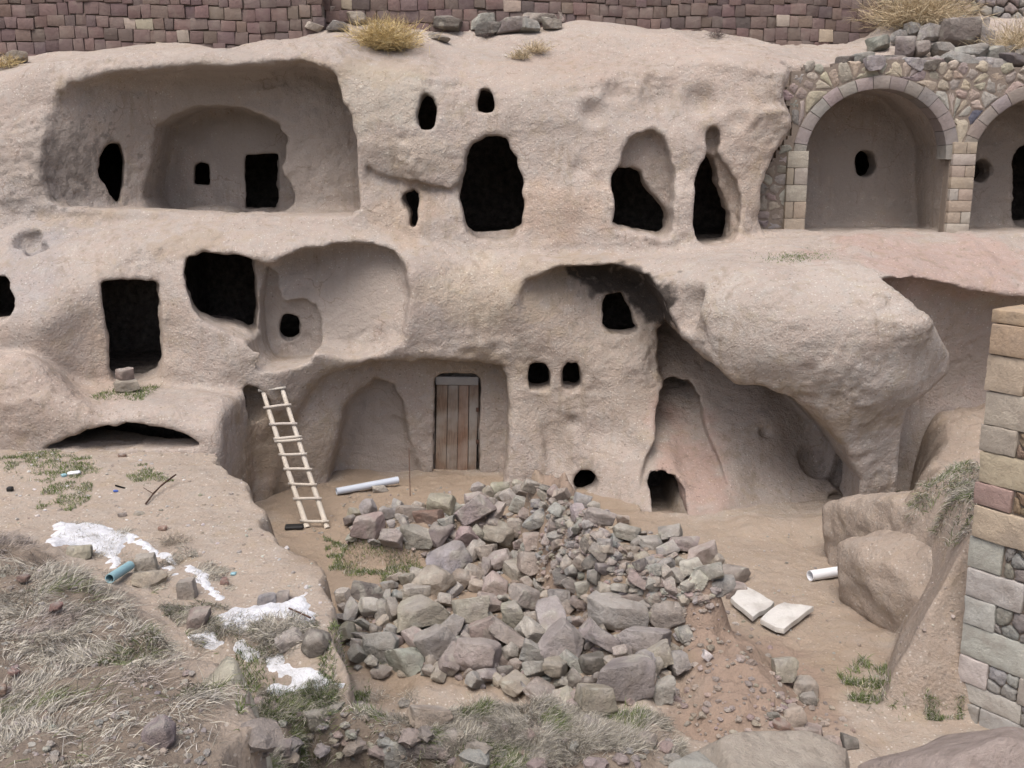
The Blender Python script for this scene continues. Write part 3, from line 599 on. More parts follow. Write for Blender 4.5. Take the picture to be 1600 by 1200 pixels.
def onground(px, py, ylo=3.4, yhi=16.8):   # first meeting of a sight line with the ground
    a = (px - 800) / FPX; b = (600 - py) / FPX; Y = np.arange(ylo, yhi, .02)
    t = Y / (CP + b*SP); x = a*t; z = CAMZ + t*(-SP + b*CP); g = TZat(x, Y); k = np.argmax(z < g)
    if not (z < g).any(): k = len(Y) - 1
    return np.array([x[k], Y[k], g[k]])
# top of the cliff as a height lookup
def topz(x, y): return float(zc_f(x, y))
def ontop(px, py):
    a = (px - 800) / FPX; b = (600 - py) / FPX
    for Y in np.arange(15.5, 20.6, .02):
        t = Y / (CP + b*SP)
        if CAMZ + t*(-SP + b*CP) < zc_f(a*t, Y): break
    return np.array([a*t, Y, float(zc_f(a*t, Y))])
tg = np.arange(16.0, 60.5, 2.2); bgx = np.linspace(-60, 60, 61)
BX, BY = np.meshgrid(bgx, np.r_[20.55, 22, 25, 30, 40, 60], indexing='ij'); BZ = zc_f(np.clip(BX, -10, 10), 20.5) + .06*(BY-20.5) + .1*noise(np.c_[BX.ravel(), BY.ravel(), BX.ravel()*0], 3, 5).reshape(BX.shape)
a_ = np.arange(BX.size).reshape(BX.shape); BF = np.stack([a_[:-1, :-1], a_[1:, :-1], a_[1:, 1:], a_[:-1, 1:]], -1).reshape(-1, 4)
tag(mesh_np('hillside', np.c_[BX.ravel(), BY.ravel(), BZ.ravel()], BF, M['ground'], col=np.zeros((BX.size, 3))), kind='structure')

# ---------------------------------------------------------------- stones
def icosphere(n):
    t = (1+5**.5)/2; v = [(-1,t,0),(1,t,0),(-1,-t,0),(1,-t,0),(0,-1,t),(0,1,t),(0,-1,-t),(0,1,-t),(t,0,-1),(t,0,1),(-t,0,-1),(-t,0,1)]
    f = [(0,11,5),(0,5,1),(0,1,7),(0,7,10),(0,10,11),(1,5,9),(5,11,4),(11,10,2),(10,7,6),(7,1,8),(3,9,4),(3,4,2),(3,2,6),(3,6,8),(3,8,9),(4,9,5),(2,4,11),(6,2,10),(8,6,7),(9,8,1)]
    v = [np.array(p)/np.linalg.norm(p) for p in v]
    for _ in range(n):
        m = {}; g = []
        def mid(a, b):
            k = (min(a, b), max(a, b))
            if k not in m: q = v[a]+v[b]; v.append(q/np.linalg.norm(q)); m[k] = len(v)-1
            return m[k]
        for a, b, c in f:
            x, y, z = mid(a, b), mid(b, c), mid(c, a); g += [(a,x,z),(b,y,x),(c,z,y),(x,y,z)]
        f = g
    return np.array(v), np.array(f)
ICO = {n: icosphere(n) for n in (2, 3, 4, 5)}
def stone_verts(dims, seed, lvl=3, blocky=.3, rough=.05, k=34.0):
    """angular stone: unit sphere cut by random planes, worn edges, then scaled to dims (full sizes)"""
    r = np.random.default_rng(seed); v, f = ICO[lvl]
    blocky = min(blocky, .55); n = r.normal(size=(14, 3)); n /= np.linalg.norm(n, axis=1)[:, None]; d = r.uniform(.55, 1, 14)
    if blocky > 0:
        ax = np.r_[np.eye(3), -np.eye(3)]; ax = ax + r.normal(size=ax.shape) * .17; ax /= np.linalg.norm(ax, axis=1)[:, None]
        n = np.r_[n, ax]; d = np.r_[d + blocky*.35, r.uniform(.58, .75, 6)]
    R = d[None] / np.maximum(v @ n.T, .02)
    R = -np.log(np.exp(-k*np.clip(R, 0, 4)).sum(1)) / k
    p = v * R[:, None]; p = p / (np.abs(p).max(0)[None])
    q = p + r.uniform(0, 50, 3)
    p = p * (1 + rough*.9*fbm(q, .8, seed % 97, 4, .55))[:, None]
    return p * np.asarray(dims) / 2, f
def rotm(rx, ry, rz):
    cx, sx, cy, sy, cz, sz = math.cos(rx), math.sin(rx), math.cos(ry), math.sin(ry), math.cos(rz), math.sin(rz)
    return np.array([[cz,-sz,0],[sz,cz,0],[0,0,1]]) @ np.array([[cy,0,sy],[0,1,0],[-sy,0,cy]]) @ np.array([[1,0,0],[0,cx,-sx],[0,sx,cx]])
SC = dict(grey=(.335,.325,.305), brown=(.335,.295,.26), pink=(.37,.315,.285), tan=(.40,.36,.305), yellow=(.38,.35,.28), dark=(.165,.15,.14), pale=(.46,.435,.39), red=(.27,.18,.15), violet=(.28,.25,.235), white=(.66,.65,.63), green=(.385,.38,.34))
def jit(c, r, a=.15): return tuple(np.clip(np.array(c) * (1 + r.uniform(-a, a)) * (1 + r.uniform(-a*.35, a*.35, 3)), 0, 1))
def add_stone(name, base, dims, rot, col, seed, lvl=3, blocky=.3, sink=.25, mat=None):
    p, f = stone_verts(dims, seed, lvl, blocky); p = p @ rotm(*rot).T
    h = -p[:, 2].min(); r = np.random.default_rng(seed)
    loc = np.array(base) + (0, 0, h * (1 - 2*sink))
    c3 = np.tile(np.array(jit(SC[col], r)), (len(p), 1)); q_ = p + r.uniform(0, 40, 3); sz = max(dims)
    c3 = c3 * (1 + .22*fbm(q_, sz*.5, 5, 3))[:, None]
    nz = p[:, 2]/(np.linalg.norm(p, axis=1) + 1e-6); du = sstep((nz - .1)/.7) * np.clip(.35 + .6*noise(q_, sz*.35, 8), 0, .75)   # settled dust
    c3 = c3*(1-du[:, None]) + np.array((.39, .365, .33))*du[:, None]
    li = sstep((noise(q_, sz*.22, 12) - .45)/.25) * r.uniform(0, .7); c3 = c3*(1-li[:, None]) + np.array((.44, .43, .37))*li[:, None]
    o = mesh_np(name, p, f, mat or M['stone'], col=np.clip(c3, .02, .8), smooth=True)
    if hasattr(o.data, 'set_sharp_from_angle'): o.data.set_sharp_from_angle(angle=math.radians(17))
    o.location = loc; return o
def px2m(P): return math.sqrt(P[0]**2 + P[1]**2 + (P[2]-CAMZ)**2) / FPX
# big stones seen one by one: px, py of the middle, width, height (photo px), roll, colour, blocky, words
BIG = [
(572,925,62,52,-4,'dark',.0,'round dark grey boulder at the left end of the heap, touching the plateau edge'),
(535,935,26,30,0,'pale',.5,'small pale upright block wedged left of the round dark boulder'),
(655,968,92,50,-8,'tan',.5,'long tan stone with flat top lying across the left of the heap'),
(735,960,62,46,-6,'tan',.7,'tan squared block left of the pale upright block in mid heap'),
(800,968,40,56,-12,'yellow',.8,'pale yellow upright squared block in the middle of the heap'),
(775,912,50,44,10,'tan',.3,'rounded tan stone above the pale yellow upright block'),
(650,933,46,34,0,'tan',.5,'small tan block behind the long flat topped tan stone'),
(595,1015,56,50,0,'grey',.1,'lumpy grey boulder at the lower left of the heap'),
(635,1035,76,56,12,'grey',.0,'large lumpy grey boulder above the dry grass bank, left side'),
(680,1012,70,56,-20,'grey',.4,'grey slab leaning left of the upright grey flake'),
(702,985,36,58,28,'grey',.6,'thin grey flake standing on edge in the left of the heap'),
(745,1030,76,50,0,'brown',.4,'wide brown grey stone at the bottom middle of the heap'),
(755,995,56,40,-18,'brown',.4,'brown stone resting on the wide brown grey stone'),
(835,1030,56,36,26,'grey',.6,'grey slab sloping down right beside the largest leaning slab'),
(880,1010,80,78,18,'grey',.3,'largest leaning grey slab in the middle of the heap'),
(893,1042,52,24,38,'pale',.7,'pale elongated stone tilted in front of the largest leaning slab'),
(945,1015,60,34,32,'grey',.6,'long grey slab right of the pale elongated stone'),
(965,965,98,52,6,'grey',.3,'broad grey boulder in the right half of the heap'),
(1000,1005,96,44,-8,'grey',.3,'flat grey boulder under the broad grey boulder'),
(1042,965,62,56,0,'pink',.1,'round pinkish boulder at the right edge of the heap'),
(1060,958,24,34,15,'brown',.3,'small brown stone leaning on the round pinkish boulder'),
(1027,1025,44,48,-10,'tan',.6,'tan block near the red earth bank'),
(928,1040,44,36,0,'dark',.7,'dark squared stone above the big pale flat boulder'),
(978,1072,98,62,-6,'grey',.3,'big pale grey flat boulder at the lower right of the heap'),
(932,1100,66,46,14,'yellow',.5,'yellow lichen covered stone in front of the big pale flat boulder'),
(1036,1082,44,36,-14,'green',.5,'greenish pale stone on the right of the big pale flat boulder'),
(740,815,72,40,-36,'pink',.8,'pink squared beam stone tilted on the left arm of the ruined wall'),
(810,828,44,34,0,'tan',.2,'rounded tan stone on top of the ruined wall corner'),
(812,792,34,30,20,'grey',.2,'blue grey stone near the top of the ruined wall'),
(835,765,42,26,15,'pink',.4,'pink stone at the very top of the ruined wall'),
(780,765,32,24,0,'yellow',.3,'pale yellowish stone on the earth floor right of the door'),
(747,763,26,20,0,'grey',.2,'grey stone on the earth floor beside the door sill'),
(908,788,28,28,20,'green',.4,'pale green stone below the round black hole'),
(978,836,46,28,8,'grey',.3,'dark grey stone at the back right of the ruined wall'),
(973,812,22,20,0,'yellow',.7,'small cream block at the back right of the ruined wall'),
(940,815,54,24,10,'brown',.4,'flat brown stone behind the wall ridge'),
(605,803,34,26,0,'grey',.3,'grey stone at the back left corner of the heap'),
(575,828,62,46,0,'pink',.0,'knobbly lichen speckled boulder at the far left of the ruined wall'),
(652,840,60,40,10,'grey',.2,'grey lumpy boulder behind the green turf patch'),
(668,810,48,24,-6,'red',.6,'reddish flat stone on the left arm of the ruined wall'),
(700,880,70,50,-24,'grey',.2,'big grey boulder right of the green turf patch'),
(760,865,36,34,-20,'tan',.5,'tan angular stone in the face of the ruined wall'),
(780,882,48,30,-24,'grey',.5,'grey flat stone low in the face of the ruined wall'),
(835,885,66,40,0,'brown',.2,'dark brown boulder at the foot of the wall corner'),
(835,845,40,36,0,'brown',.3,'brown stone set in the wall corner'),
(875,935,34,44,0,'grey',.2,'upright grey stone in the centre of the heap'),
(872,935,30,38,6,'grey',.2,None),
(913,928,34,30,-24,'pale',.8,'pale squared stone right of the upright grey stone'),
(950,935,44,34,20,'tan',.5,'tan stone right of the pale squared stone'),
(990,942,44,24,8,'brown',.3,'flat brown stone below the dark purple stone'),
(1110,900,44,28,-24,'green',.7,'whitish green stone at the right end of the wall ridge'),
(1092,915,30,30,25,'pale',.6,'whitish stone below the whitish green stone'),
(1125,915,46,32,0,'grey',.5,'grey block at the right end of the wall ridge'),
(1150,925,34,26,0,'brown',.4,'brown block nearest the white slabs'),
(1100,870,56,30,-14,'tan',.4,'tan stone high on the right arm of the ridge'),
(1070,855,54,26,4,'pink',.4,'pink stone at the back of the right arm of the ridge'),
(1020,850,40,22,0,'grey',.3,'grey stone behind the right arm of the ridge'),
(946,900,40,20,25,'dark',.1,'dark purple rounded stone on the wall ridge'),
(1224,1050,42,38,0,'tan',.5,'tan angular stone alone at the foot of the red earth'),
(1262,1078,40,28,0,'brown',.2,'brown stone just right of the tan angular stone'),
(1265,1095,24,18,0,'violet',.3,'small violet stone under the brown stone'),
(1240,1118,42,32,0,'yellow',.2,'yellowish rounded stone behind the pale front boulder'),
(1208,1120,20,18,0,'dark',.4,'black stone left of the yellowish rounded stone'),
(1222,1136,28,20,10,'red',.4,'red stone below the yellowish rounded stone'),
(1263,1148,50,24,0,'pink',.4,'pink flat stone right of the red stone'),
(1330,1160,26,24,0,'dark',.3,'small dark stone between the two front boulders'),
(1300,1168,46,20,14,'brown',.4,'brown stone between the two front boulders'),
(1106,1030,18,16,25,'white',.6,'small white stone on the red earth'),
(195,585,28,22,0,'brown',.2,'brown stone lying on top of a pale one in the left doorway'),
(275,682,14,7,0,'tan',.3,'small tan stone at the lip of the slot cave'),
(190,712,16,9,0,'red',.6,'small red brown stone on the plateau before the slot cave'),
(198,598,38,18,0,'tan',.2,'pale flat stone under a brown one in the left doorway'),
(592,765,28,12,0,'brown',.1,'stone propping the long grey pipe'),
(490,1005,42,44,30,'dark',.1,'smooth dark boulder at the plateau edge by the snow'),
(452,1000,56,36,-10,'green',.3,'pale greenish boulder between the snow patches'),
(225,880,46,44,0,'tan',.5,'pointed tan stone behind the blue pipe stub'),
(230,905,66,34,0,'brown',.2,'brown stone holding down the blue pipe stub'),
(120,862,46,26,0,'tan',.3,'low tan stone at the left end of the snow'),
(290,920,40,52,0,'tan',.4,'tan stone in the fork of the snow'),
(305,965,50,50,0,'brown',.3,'brown angular stone above the middle snow strip'),
(415,935,36,24,0,'grey',.3,'grey brown stone at the back of the grassy strip'),
(440,932,30,26,0,'pink',.3,'pinkish stone next to the grey brown one at the grassy strip'),
(215,802,20,10,0,'tan',.3,'small pale stone beside the dry twig on the plateau'),
(190,805,18,10,0,'brown',.3,'small brown stone left of the pale one by the dry twig'),
(253,826,18,12,0,'red',.4,'broken red brick lump on the plateau'),
(350,908,18,18,0,'red',.5,'red lump beside the snow fork'),
(247,1150,56,56,-20,'violet',.2,'smooth mauve boulder in the dry grass at the bottom left'),
(500,1128,80,36,-4,'brown',.6,'wide brown slab in the bank below the snow'),
(670,1120,70,36,6,'brown',.6,'flat brown slab in the bank, right of the wide slab'),
(620,1180,40,46,-10,'grey',.4,'grey stone standing in the hollow of the bank'),
(700,1160,60,30,-20,'brown',.5,'brown slab low in the middle of the bank'),
(440,1168,38,32,0,'brown',.2,'brown stone at the foot of the tall lit edge of the bank'),
(660,1180,90,30,0,'violet',.5,'mauve brown slab at the bottom centre of the bank'),
]
G_HEAP = 'loose stones of the rubble heap'
k = 0
used = []
for i, (px, py, w_, h_, roll, col, bl, lab) in enumerate(BIG):
    if lab is None: continue
    if px == 195 and py == 585: continue
    if px == 198:
        Yd = 14.05; B = P3(198, 606, Yd); B[2] = float(zL_f(B[0], Yd)) + .02; m_ = px2m(B)
        o = add_stone('stone', B, (w_*m_, w_*m_*.8, h_*m_*1.1), (0, 0, .3), col, 500+i, 3, bl, .1); tag(o, lab, 'stone', 'two stones stacked in the doorway')
        o2 = add_stone('stone', B + (-.03, .02, h_*m_*.8), (28*m_, 26*m_, 22*m_), (0, 0, .8), 'brown', 512, 3, .2, .1)
        tag(o2, 'brown stone lying on top of a pale one in the left doorway', 'stone', 'two stones stacked in the doorway'); continue
    low = px < 510 or py > 1112
    if low and px < 480: w_, h_ = w_*.8, h_*.8
    B = onground(px, min(py + h_*.42, 1215)); m_ = px2m(B); d = (w_+h_)*.5*m_
    o = add_stone('stone', B + (0, d*.25, 0), (w_*m_*1.0, d*.85, h_*m_*1.0), (rng.uniform(-.35, .1), math.radians(roll), rng.uniform(-.3, .3)), col, 500+i, 4 if w_ > 44 else 3, bl, .30 if low else .12)
    heap = 520 < px < 1160 and 750 < py < 1110 and (py > 800 or px > 800)
    tag(o, lab, 'stone', G_HEAP if heap else None); used.append((px, py, (w_+h_)/4))
# the rest of the heap: fillers wherever no big stone covers the ground
heap_poly = np.array([(545,800),(600,792),(700,790),(800,752),(860,758),(930,790),(1000,830),(1075,845),(1160,905),(1150,930),(1080,925),(1075,1000),(1050,1090),(900,1115),(700,1060),(560,1050),(530,990),(525,925),(600,905),(690,895),(660,868),(545,850)], float)
cand = [(rng.uniform(525, 1165), rng.uniform(750, 1112)) for _ in range(9000)]
cd = psdf(heap_poly, np.array([c[0] for c in cand]), np.array([c[1] for c in cand]))
ridge = np.array([(848,778),(885,788),(960,845),(1080,895),(1105,950),(1040,935),(950,895),(885,885),(858,860)], float)
nf = 0; FC = ['grey','grey','brown','brown','pink','tan','grey','grey','dark','tan','pale','brown']
for (px, py), dd in zip(cand, cd):
    if dd > -2 or nf >= 225: continue
    r_ = float(rng.choice([7, 9, 10, 12, 15, 18])) * (1.15 if py > 900 else .95)
    if r_ > 10.5 and psdf(ridge, np.array([px]), np.array([py]))[0] < 0: continue
    if any((px-a)**2 + (py-b)**2 < (.72*(c+r_))**2 for a, b, c in used): continue
    used.append((px, py, r_)); B = onground(px, py + r_*.4); m_ = px2m(B); s_ = 2*r_*m_*1.25
    col = FC[int(rng.integers(len(FC)))]; big = r_ > 15
    o = add_stone('stone', B, (s_*rng.uniform(1.0, 1.5), s_*rng.uniform(.8, 1.1), s_*(rng.uniform(.35, .5) if nf % 4 == 0 else rng.uniform(.7, 1.05))), (rng.uniform(-.7, .7), rng.uniform(-.8, .8), rng.uniform(0, 3)), col, 2000+nf, 3, rng.uniform(0, .7), .15)
    where = ('in the back of the heap, near the wall corner' if py < 850 else 'on the ruined wall ridge' if px > 840 and py < 950 else 'in the middle of the heap' if py < 990 else 'at the front of the heap, above the dry grass')
    tag(o, f'{"larger" if big else "small"} {dict(grey="grey",brown="brown",pink="pinkish",tan="tan",violet="mauve",dark="dark grey",pale="pale")[col]} stone {where}', 'stone', G_HEAP); nf += 1
print('fillers', nf)
# pebbles, gravel and crumbs: uncountable
mb = MB(); v2, f2 = ICO[2][0], ICO[2][1]
v1, f1 = icosphere(1)
def pebbles(n, poly, smin_, smax_, cols, flat=.6):
    k = 0; lo, hi = poly.min(0), poly.max(0)
    while k < n:
        px, py = rng.uniform(lo[0], hi[0]), rng.uniform(lo[1], hi[1])
        if psdf(poly, np.array([px]), np.array([py]))[0] > 0: continue
        B = onground(px, py); s_ = smin_ + (smax_-smin_) * rng.uniform()**2.5
        p = v1 * (1 + rng.uniform(-.25, .25, (len(v1), 1))) * s_ * (1, rng.uniform(.6, 1), flat)
        mb.add(p @ rotm(0, 0, rng.uniform(0, 6)).T + B + (0, 0, s_*.15), f1.tolist(), jit(SC[cols[int(rng.integers(len(cols)))]], rng)); k += 1
pebbles(900, ridge, .02, .07, ['brown','pink','tan','grey'])
pebbles(1300, heap_poly, .02, .07, ['grey','brown','pink','tan'])
pebbles(300, np.array([(1060,950),(1110,930),(1190,990),(1280,1080),(1340,1150),(1100,1170),(1040,1090),(1070,1030)], float), .012, .05, ['pink','brown','pink','tan'])
pebbles(260, np.array([(10,700),(340,700),(400,760),(430,830),(510,890),(520,1000),(460,940),(250,860),(20,820)], float), .008, .03, ['tan','pale','brown','white'])
pebbles(170, np.array([(900,800),(1100,850),(1290,830),(1310,900),(1390,1000),(1380,1090),(1200,1040),(1200,930),(1000,840)], float), .006, .025, ['tan','brown','grey','pale'])
pebbles(110, np.array([(520,790),(560,770),(830,750),(700,785),(560,800),(500,850),(460,840)], float), .006, .03, ['tan','brown','grey'])
pebbles(60, np.array([(400,1100),(700,1100),(1050,1150),(1060,1199),(400,1199)], float), .04, .13, ['brown','grey','violet','brown'])
pebbles(260, np.array([(400,1090),(1050,1150),(1060,1199),(400,1199)], float), .01, .05, ['tan','brown','grey','violet'])
pebbles(40, np.array([(1330,860),(1480,860),(1500,1050),(1420,1100),(1400,980)], float), .008, .03, ['tan','pale','pink'])
# front boulders
for (px, py, w_, d_, h_, col, lab, sd_) in [(1190,1290,2.4,1.3,.9,'pale','broad pale speckled boulder at the bottom edge, right of the grassy bank',71),(1530,1300,3.2,1.9,1.15,'pink','large pinkish boulder at the bottom right corner beneath the masonry pier',72)]:
    pass
for (px, py, Yb, w_, d_, h_, col, lab, sd_) in [(1190,1222,6.3,1.35,.9,.72,'tan','broad pale speckled boulder at the bottom edge, right of the grassy bank',71),(1530,1232,6.35,1.85,1.0,1.0,'pink','large pinkish boulder at the bottom right corner below the masonry pier',72),(1085,1222,5.9,.5,.5,.42,'green','pale greenish boulder at the bottom edge left of the broad speckled one',73)]:
    c = P3(px, py, Yb)
    p, f = stone_verts((w_, d_, h_), sd_, 4, .0, .06); tv = noise(p, .12, 9)
    o = mesh_np('boulder', p, f, M['rockb'] if 'rockb' in M else M['stone'], col=np.tile(SC[col], (len(p), 1))); o.location = c
    tag(o, lab, 'boulder')
A_, B_ = np.array(GP(338, 1022, 1.8)), np.array(GP(384, 1235, 1.95)); L_ = np.linalg.norm(B_-A_)
p, f = stone_verts((.8, L_*1.15, 1.15), 87, 4, .0, .07); p = p @ rotm(0, .1, math.atan2(-(B_-A_)[0], (B_-A_)[1])).T; mid_ = (A_+B_)/2
c_ = np.tile(np.array((.43, .41, .33)), (len(p), 1)) * (1 + .18*fbm(p + 5, .25, 5, 4))[:, None]
o = mesh_np('rock_outcrop', p, f, M['stone'], col=c_); o.location = (mid_[0] - .08, mid_[1] - .15, 1.47); tag(o, 'long pale rock edge bounding the dry grass bank at the lower left', 'rock')
for (c_, dm, rz_, sd_, lab) in (((5.14, 11.5, .42), (2.3, 2.7, 2.0), .25, 91, 'bulky pinkish tuff rock with grass on its crown beside the masonry pier'), ((4.86, 10.15, .30), (1.6, 2.7, 2.0), .35, 93, 'lower tuff rock with a steep front at the foot of the masonry pier')):
    p, f = stone_verts(dm, sd_, 5 if 5 in ICO else 4, .1, .07, 11.0); p = p + np.c_[fbm(p, .35, 21, 3), fbm(p, .35, 22, 3), fbm(p, .35, 23, 3)] * .035
    p = p @ rotm(0, 0, rz_).T; o = mesh_np('tuff_rock', p, f, M['ground'], col=np.tile((.0, .0, .22), (len(p), 1))); o.location = c_; tag(o, lab, 'rock')
pebbles(500, np.array([(0,870),(180,930),(300,1040),(330,1199),(0,1199)], float), .008, .03, ['tan','grey','pale','brown'])
tag(mb.build('pebbles', M['stone'], smooth=False), 'loose pebbles and crumbs of earth strewn over the ground', kind='stuff')
#PART4
# ---------------------------------------------------------------- masonry helpers
def cube_grid(n):
    vs = []; fs = []; idx = {}
    def vid(p):
        k = tuple(np.round(p, 5))
        if k not in idx: idx[k] = len(vs); vs.append(p)
        return idx[k]
    L = np.linspace(-1, 1, n+1)
    for ax in range(3):
        for sg in (-1, 1):
            for i in range(n):
                for j in range(n):
                    q = []
                    for a, b in ((0, 0), (1, 0), (1, 1), (0, 1)):
                        p = [0, 0, 0]; p[ax] = sg; p[(ax+1) % 3] = L[i+a]; p[(ax+2) % 3] = L[j+b]; q.append(vid(tuple(p)))
                    fs.append(q if sg > 0 else q[::-1])
    return np.array(vs, float), fs
CG = {n: cube_grid(n) for n in (2, 3, 6)}
def rbox(dims, r=.02, n=3, amp=.006, seed=0, sc=.1):
    """worn block centred on the origin"""
    v, f = CG[n]; h = np.array(dims) / 2; r = min(r, h.min()*.9); q = v.copy()
    L = np.where(np.abs(v) > .999, v, v * (1 - r/h) / (1 - 2/n if n > 2 else 1))
    p = L * h; c = np.clip(p, -(h-r), h-r); d = p - c; l = np.linalg.norm(d, axis=1)[:, None]
    p = np.where(l > 1e-9, c + d/np.maximum(l, 1e-9)*r, p)
    if amp:
        s = p + seed*3.7; p = p + np.c_[noise(s, sc, 1), noise(s, sc, 2), noise(s, sc, 3)] * amp
    return p, f
def cell_stones(mb, outline, seeds, org, ux, uz, nrm, gap=.012, th=.10, pal=('tan',), push=None, bulge=.03, scol=None):
    """irregular fitted stones: one per seed, clipped by its neighbours, standing proud along nrm"""
    S_ = np.asarray(seeds)
    inside = psdf(outline, S_[:, 0], S_[:, 1]) < .02
    for i in np.where(inside)[0]:
        p0 = S_[i]; poly = [np.array(q) for q in ((p0[0]-.5, p0[1]-.5), (p0[0]+.5, p0[1]-.5), (p0[0]+.5, p0[1]+.5), (p0[0]-.5, p0[1]+.5))]
        d = np.linalg.norm(S_ - p0, axis=1)
        for j in np.argsort(d)[1:14]:
            n_ = (S_[j]-p0)/d[j]; off = d[j]/2 - gap/2; new = []
            for a in range(len(poly)):
                A, B = poly[a], poly[(a+1) % len(poly)]; da, db = (A-p0) @ n_ - off, (B-p0) @ n_ - off
                if da <= 0: new.append(A)
                if (da < 0) != (db < 0): t = da/(da-db); new.append(A + (B-A)*t)
            poly = new
            if len(poly) < 3: break
        if len(poly) < 3: continue
        q = np.array(poly)
        if push is not None: q = push(q)
        if len(q) < 3: continue
        c = q.mean(0)
        # round the corners: subdivide and relax
        e = []
        for a in range(len(q)):
            A, B = q[a], q[(a+1) % len(q)]; e += [A*.85+B*.15, (A+B)/2 + rng.normal(size=2)*.009, A*.15+B*.85]
        e = np.array(e); dep = th * rng.uniform(.75, 1.15); m = len(e)
        rings = [(1.0, 0), (1.0, dep*.65), (.96, dep*.9), (.82, dep + bulge*.6), (.4, dep + bulge)]
        V_ = []
        for s_, z_ in rings:
            w_ = c + (e - c) * s_
            V_ += [org + ux*a[0] + uz*a[1] + nrm*(z_ + rng.normal()*.004) for a in w_]
        V_.append(org + ux*c[0] + uz*c[1] + nrm*(dep + bulge))
        F_ = []
        for k_ in range(len(rings)-1):
            for a in range(m): b = (a+1) % m; F_.append((k_*m+a, k_*m+b, (k_+1)*m+b, (k_+1)*m+a))
        L_ = (len(rings)-1)*m
        for a in range(m): F_.append((L_+a, L_+(a+1) % m, len(V_)-1))
        col = scol(c) if scol else pal[int(rng.integers(len(pal)))]
        mb.add(V_, F_, jit(SC[col] if isinstance(col, str) else col, rng, .16))
def jseeds(x0, x1, z0, z1, s, sq=.75, j=.32):
    out = []; r = 0; z = z0
    while z < z1:
        x = x0 + (r % 2)*s*.5
        while x < x1: out.append((x + rng.uniform(-j, j)*s, z + rng.uniform(-j, j)*s*sq)); x += s*rng.uniform(.75, 1.25)
        z += s*sq; r += 1
    return out
def slab_poly(mb, poly, org, ux, uz, nrm, t0, t1, col):
    P_ = [org + ux*a + uz*b + nrm*t0 for a, b in poly]; Q_ = [org + ux*a + uz*b + nrm*t1 for a, b in poly]; n = len(poly)
    mb.add(P_ + Q_, [tuple(range(n))[::-1], tuple(range(n, 2*n))] + [(i, (i+1) % n, n+(i+1) % n, n+i) for i in range(n)], col)
UX, UZ, NY = np.array([1., 0, 0]), np.array([0, 0, 1.]), np.array([0, -1., 0])

# ---------------------------------------------------------------- brick walls on top of the rock
def block_wall(name, A, B, top, label, hgt=.20, blen=.245, seed=1, base_f=None):
    A, B = np.array(A, float), np.array(B, float); L = np.linalg.norm(B-A); d = (B-A)/L; nrm = np.array([d[1], -d[0]]); ang = math.atan2(d[1], d[0])
    Rm = rotm(0, 0, ang); r = np.random.default_rng(seed); root = empty(name, (A[0], A[1], 0)); mb = MB(); mm = MB()
    zb0 = min(float(zc_f(*(A + d*t))) for t in np.linspace(0, L, 30)) - .25
    z = zb0; c = 0
    while z < top:
        s = -r.uniform(0, blen)
        h_ = hgt * r.uniform(.92, 1.08)
        while s < L:
            l_ = blen * r.uniform(.65, 1.25); m_ = A + d*(s + l_/2); g = float(zc_f(m_[0], m_[1]))
            if z + h_ > g - .12 and s + l_/2 < L and s + l_/2 > 0:
                wob = .04*math.sin(s*1.1 + seed) + .02*math.sin(s*3.1) + r.uniform(-.012, .012)
                p, f = rbox((l_-.008, .22, h_-.008), .009, 3, .014, int(r.integers(999)), .16)
                cc = r.choice([0, 0, 0, 1, 2, 3], 1)[0]; base = [(.19,.138,.125),(.168,.128,.118),(.21,.16,.142),(.15,.115,.108)][cc]
                if r.uniform() < .02: base = (.40,.34,.28)
                mb.add(p @ (rotm(r.uniform(-.02, .02), r.uniform(-.03, .03), 0)).T @ Rm.T + np.array([m_[0], m_[1], z + h_/2 + wob]) + np.r_[nrm*r.uniform(-.012, .02), 0], f, jit(base, r, .14))
            s += l_
        z += h_; c += 1
    h2 = (top - zb0)
    q = [A + nrm*.06, B + nrm*.06, B - nrm*.35, A - nrm*.35]
    mm.add([(*p, zb0) for p in q] + [(*p, top-.05) for p in q], [(0, 1, 5, 4), (1, 2, 6, 5), (2, 3, 7, 6), (3, 0, 4, 7), (4, 5, 6, 7), (3, 2, 1, 0)])
    o = root.location
    mb.build('facing', M['brick'], root, True, tuple(o)).location = (0, 0, 0); mm.build('backing', M['mortar'], root, False, tuple(o)).location = (0, 0, 0)
    return tag(root, label, 'wall')
xa, _ = pr(-290, 100, 18.0); xb, _ = pr(505, 60, 18.1)
block_wall('block_wall', (float(xa), 18.0), (float(xb), 18.15), 8.9, 'reddish brown block wall above the great niche at the upper left', seed=3)
xa, _ = pr(500, 60, 18.5); xb, _ = pr(1362, 60, 20.0)
block_wall('block_wall', (float(xa), 18.45), (float(xb), 19.9), 9.6, 'reddish brown block wall across the top, ending beside the straw shrubs', seed=5, hgt=.215, blen=.26)
# far rubble wall at the top right corner
xa, _ = pr(1500, 20, 19.9); mbx = MB(); og = np.array([float(xa), 19.9, 0])
ol = np.array([(-1.6, 7.2), (3.5, 7.2), (3.5, 9.2), (-1.6, 9.2)])
cell_stones(mbx, ol, jseeds(-1.6, 3.5, 7.2, 9.2, .22), og, UX, UZ, NY, .015, .1, ('tan', 'grey', 'brown', 'grey'))
slab_poly(mbx, ol, og, UX, UZ, NY, -.2, .04, (.16, .13, .11))
tag(mbx.build('rubble_wall', M['stone'], None, True, tuple(og)), 'rough rubble wall high in the top right corner behind a straw shrub', 'wall')

